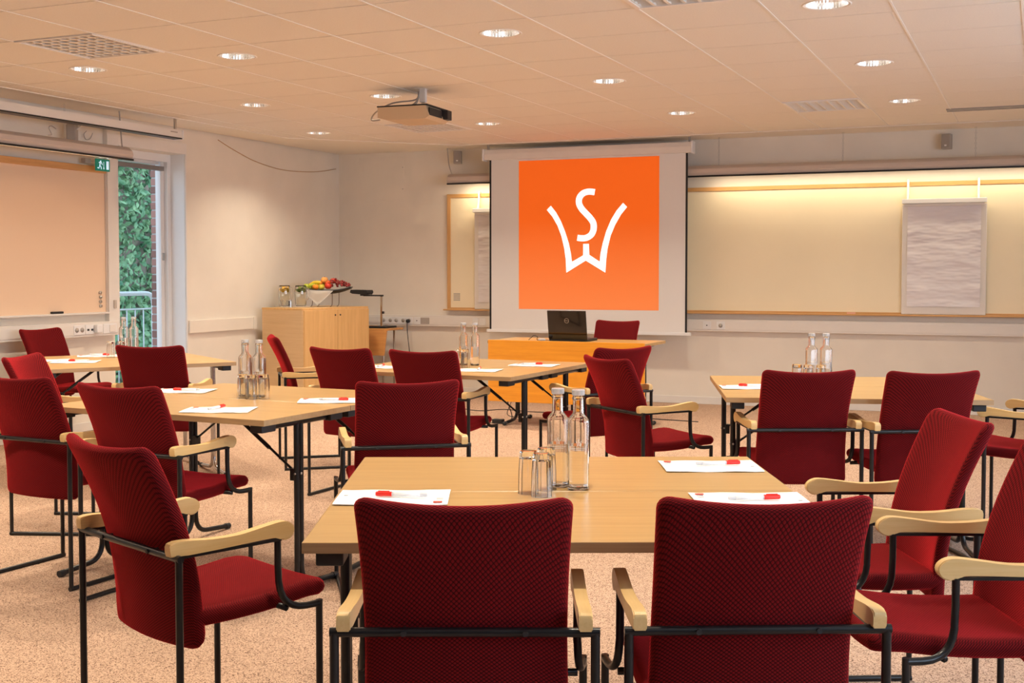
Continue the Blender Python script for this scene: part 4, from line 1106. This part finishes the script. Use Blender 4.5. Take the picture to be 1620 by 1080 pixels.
# speaker bracket and cable boxes above the lamp
speaker((LX+.16, 7.60, 2.47), -1.1, 'small grey speaker above the left whiteboard lamp')
bm = B(); tube(bm, spline([(0, 0, 0), (.0, -.03, -.03), (0, -.01, -.07), (0, .04, -.06), (0, .07, -.01)], 5), .003, 6); tag(obj('wire_loop', bm, M_speaker, smooth=True, loc=(LX+.02, 7.86, 2.52)), 'loose wire loop on the wall above the lamp', 'wire')
bm = B(); tube(bm, spline([(0, 0, 0), (.0, -.05, .02), (0, -.08, -.0), (0, -.05, -.05), (0, -.09, -.06)], 5), .003, 6); tag(obj('wire_loop', bm, M_speaker, smooth=True, loc=(LX+.02, 7.52, 2.50)), 'curled brown wire on the wall left of the speaker', 'wire')
# emergency exit sign
t = thing('exit_sign', 'green emergency exit sign with a running figure and arrow, by the balcony door', 'sign', (LX+.14, 7.83, 2.235), 0)
obj('panel', box(-.008, .008, -.0, .16, -.05, .05, bev=.002), M_green, t)
# pictogram on the face (+x): runner, arrow, door
bm = B()
def poly_x(bm, pts, x0, x1): prism(bm, pts, x0, x1, 'yz')
poly_x(bm, [(.118, -.035), (.145, -.035), (.145, .035), (.118, .035)], .008, .0092)
poly_x(bm, [(.085, -.034), (.089, -.034), (.089, .028), (.085, .028)], .008, .0092); poly_x(bm, [(.078, -.022), (.087, -.038), (.096, -.022)], .0081, .0094)
for pl in ([(.048, .036), (.056, .036), (.058, .028), (.05, .024), (.044, .029)], [(.03, .014), (.05, .022), (.06, .014), (.066, .0), (.072, .002), (.064, .02), (.05, .028), (.03, .022)],
           [(.04, .018), (.052, .018), (.046, -.006), (.058, -.014), (.062, -.036), (.055, -.036), (.05, -.018), (.036, -.008)], [(.036, -.006), (.042, -.01), (.03, -.024), (.012, -.022), (.012, -.03), (.034, -.032)]):
    poly_x(bm, pl, .008, .0092)
obj('pictogram', bm, M_signw, t)
obj('bracket', box(-.13, -.008, .04, .07, .02, .045), M_white, t)
o = obj('indicator_box', box(-.1, -.05, -.06, -.0, .01, .05, bev=.003), M_speaker, t)
# cord draped across the left wall
bm = B(); pts = [(LX+.006, y, z) for y, z in ((9.64, 2.626), (9.775, 2.584), (9.95, 2.536), (10.222, 2.473), (10.544, 2.432), (10.802, 2.42), (11.112, 2.43), (11.436, 2.457), (11.776, 2.512))]
tube(bm, spline(pts, 4), .004, 6); tag(obj('draped_cord', bm, mat('cord_tan', (.55, .35, .18), .6), smooth=True), 'thin beige cord drooping in an arc high on the left wall', 'cord')

# ------------------------------------------------------------------ balcony door
b = B()
# reveal frame inside the opening
fx0, fx1 = LX-.235, LX-.16
bx(b, fx0, fx1, OY0, OY0+.06, OZ0, OZ1); bx(b, fx0, fx1, OY1-.05, OY1, OZ0, OZ1); bx(b, fx0, fx1, OY0+.06, OY1-.05, OZ1-.07, OZ1); bx(b, fx0, fx1, OY0+.06, OY1-.05, OZ0, OZ0+.06)
dr = struct('door_1', b, M_window)
b = B(); sx0, sx1 = LX-.262, LX-.20
y0, y1, z0, z1 = OY0+.06, OY1-.05, OZ0+.06, OZ1-.07
bx(b, sx0, sx1, y0, y0+.07, z0, z1, bev=.004); bx(b, sx0, sx1, y1-.05, y1, z0, z1, bev=.004); bx(b, sx0, sx1, y0+.07, y1-.07, z1-.03, z1); bx(b, sx0, sx1, y0+.07, y1-.07, z0, z0+.1)
obj('sash', b, M_window, dr)
obj('pane', box(LX-.236, LX-.230, y0+.07, y1-.07, z0+.1, z1-.03), M_pane, dr)
obj('hinge', box(sx1, sx1+.012, y1-.03, y1-.012, 1.45, 1.52), M_steel, dr)
b = box(LX-.21, LX-.16, OY0+.12, OY1-.09, 2.285, 2.325, bev=.003); tag(obj('blind_cassette', b, mat('blind_grey', (.2, .19, .19), .5)), 'dark grey blind cassette across the top of the balcony door', 'blind')
struct('trim_2', box(LX-.16, LX-.001, OY1-.004, OY1-.0005, OZ0, OZ1), M_window)
b = B(); bx(b, LX, LX+.012, OY1, OY1+.018, 0, OZ1+.0); bx(b, LX, LX+.012, OY0, OY1+.018, OZ1, OZ1+.10); struct('trim_3', b, M_white)

# outside: brick pier, balcony floor and rail, ivy wall
m, n, p = nodes('brick_red')
p.inputs['Base Color'].default_value = (.30, .15, .12, 1); p.inputs['Roughness'].default_value = .85
tt = n.nodes.new('ShaderNodeObjectInfo'); hs = n.nodes.new('ShaderNodeHueSaturation'); hs.inputs['Color'].default_value = (.34, .17, .14, 1)
mrr = n.nodes.new('ShaderNodeMapRange'); mrr.inputs['To Min'].default_value = .7; mrr.inputs['To Max'].default_value = 1.3
n.links.new(tt.outputs['Random'], mrr.inputs[0]); n.links.new(mrr.outputs[0], hs.inputs['Value']); n.links.new(hs.outputs[0], p.inputs['Base Color'])
M_brick = m
M_mortar = mat('mortar', (.45, .42, .40), .9)
pier = thing('brick_pier', 'red brick edge of the outer wall seen through the balcony door', 'wall', (LX-.25, OY1+.05, 0), 0)
obj('mortar_core', box(-.19, .0, .006, .5, -.3, 3.1), M_mortar, pier)
bmesh_b = None
for k in range(44):
    z = -.28+k*.0765
    x0 = -.198 if k % 2 else -.198; 
    if bmesh_b is None: o = obj('brick', box(-.198, -.004, .0, .24, 0, .064, bev=.003, seg=1), M_brick, pier); bmesh_b = o.data
    else: o = bpy.data.objects.new('brick', bmesh_b); COL.objects.link(o); o.parent = pier
    o.location = (0, (.0 if k % 2 else .004), z)
tag(obj('balcony_slab', box(-9.0, LX-.27, 6.5, 10.9, -.2, -.02), mat('concrete', (.4, .4, .38), .9, noise=.1, nscale=5)), 'grey concrete balcony floor outside the door', 'balcony')
t = thing('balcony_railing', 'white tubular balcony railing with a rounded end, outside the door', 'railing', (-8.8, 7.0, 0), 0)
M_rail = mat('rail_white', (.75, .78, .8), .35)
bm = B(); tube(bm, [(0, 0, 1.115), (0, 3.22, 1.115)]+arc((0, 3.25, 1.115), (0, 3.375, .99), (0, 3.375, 1.115))+[(0, 3.375, -.02)], .024, 12); obj('handrail', bm, M_rail, t, True)
bm = B(); tube(bm, [(0, 0, .95), (0, 3.36, .95)], .009, 8); obj('upper_rail', bm, M_rail, t, True)
bm = B(); tube(bm, [(0, 0, .08), (0, 3.36, .08)], .009, 8); obj('lower_rail', bm, M_rail, t, True)
for k in range(24):
    y = 3.215-.128*k
    if y > .05: bm = B(); tube(bm, [(0, y, .08), (0, y, .95)], .007, 6); obj('baluster', bm, M_rail, t, True)
# ivy-covered brick wall beyond
gnd = obj('courtyard_ground', box(-20, -9.05, 4, 24, -1.6, -1.5), mat('gravel', (.35, .34, .3), .9, noise=.2, nscale=30)); tag(gnd, 'gravel ground below the balcony', 'ground')
gw = thing('garden_wall', 'brick wall overgrown with green creeper, beyond the balcony', 'wall', (-11.6, 9.5, -1.5), 0)
m, n, p = nodes('garden_brick')
t_ = n.nodes.new('ShaderNodeTexCoord'); mp = n.nodes.new('ShaderNodeMapping'); mp.inputs['Rotation'].default_value = (PI/2, 0, PI/2)
n.links.new(t_.outputs['Object'], mp.inputs[0]); bt = n.nodes.new('ShaderNodeTexBrick'); bt.inputs['Scale'].default_value = 4
bt.inputs['Color1'].default_value = (.35, .10, .05, 1); bt.inputs['Color2'].default_value = (.25, .08, .05, 1); bt.inputs['Mortar'].default_value = (.4, .35, .3, 1)
n.links.new(mp.outputs[0], bt.inputs['Vector']); n.links.new(bt.outputs['Color'], p.inputs['Base Color']); p.inputs['Roughness'].default_value = .9
obj('brickwork', box(-.3, 0, 0, 6, 0, 6.5), m, gw)
m, n, p = nodes('creeper_leaf')
og = n.nodes.new('ShaderNodeTexCoord'); nz = n.nodes.new('ShaderNodeTexNoise'); nz.inputs['Scale'].default_value = 5; n.links.new(og.outputs['Object'], nz.inputs['Vector'])
r = n.nodes.new('ShaderNodeValToRGB'); r.color_ramp.elements[0].position = .3; r.color_ramp.elements[0].color = (.04, .17, .08, 1); r.color_ramp.elements[1].position = .7; r.color_ramp.elements[1].color = (.30, .52, .28, 1)
n.links.new(nz.outputs[0], r.inputs[0]); n.links.new(r.outputs[0], p.inputs['Base Color']); p.inputs['Roughness'].default_value = .5
bm = B(); rr = random.Random(11)
for k in range(15000):
    y = rr.uniform(.8, 5.4); z = rr.uniform(.8, 5.8)
    dens = .5+.5*math.sin(y*3.1+math.sin(z*1.9)*1.4)*math.sin(z*2.3+1)
    if rr.random() > .45+.6*dens: continue
    x = rr.uniform(.01, .10+.30*dens); s_ = rr.uniform(.035, .07)
    tilt = rr.uniform(-.9, .9); ya = rr.uniform(-.9, .9); ro = rr.uniform(0, 6.28)
    Mx = Matrix.Translation((x, y, z)) @ Matrix.Rotation(ya, 4, 'Z') @ Matrix.Rotation(tilt, 4, 'Y') @ Matrix.Rotation(ro, 4, 'X')
    v = [bm.verts.new(Mx @ Vector((.15*s_*q, a*s_, c*s_))) for a, c, q in ((0, -1, 0), (.6, -.3, 1), (.45, .5, 0), (0, 1, 1), (-.45, .5, 0), (-.6, -.3, 1))]
    bm.faces.new(v)
o = obj('creeper', bm, m, gw); o['kind'] = 'stuff'
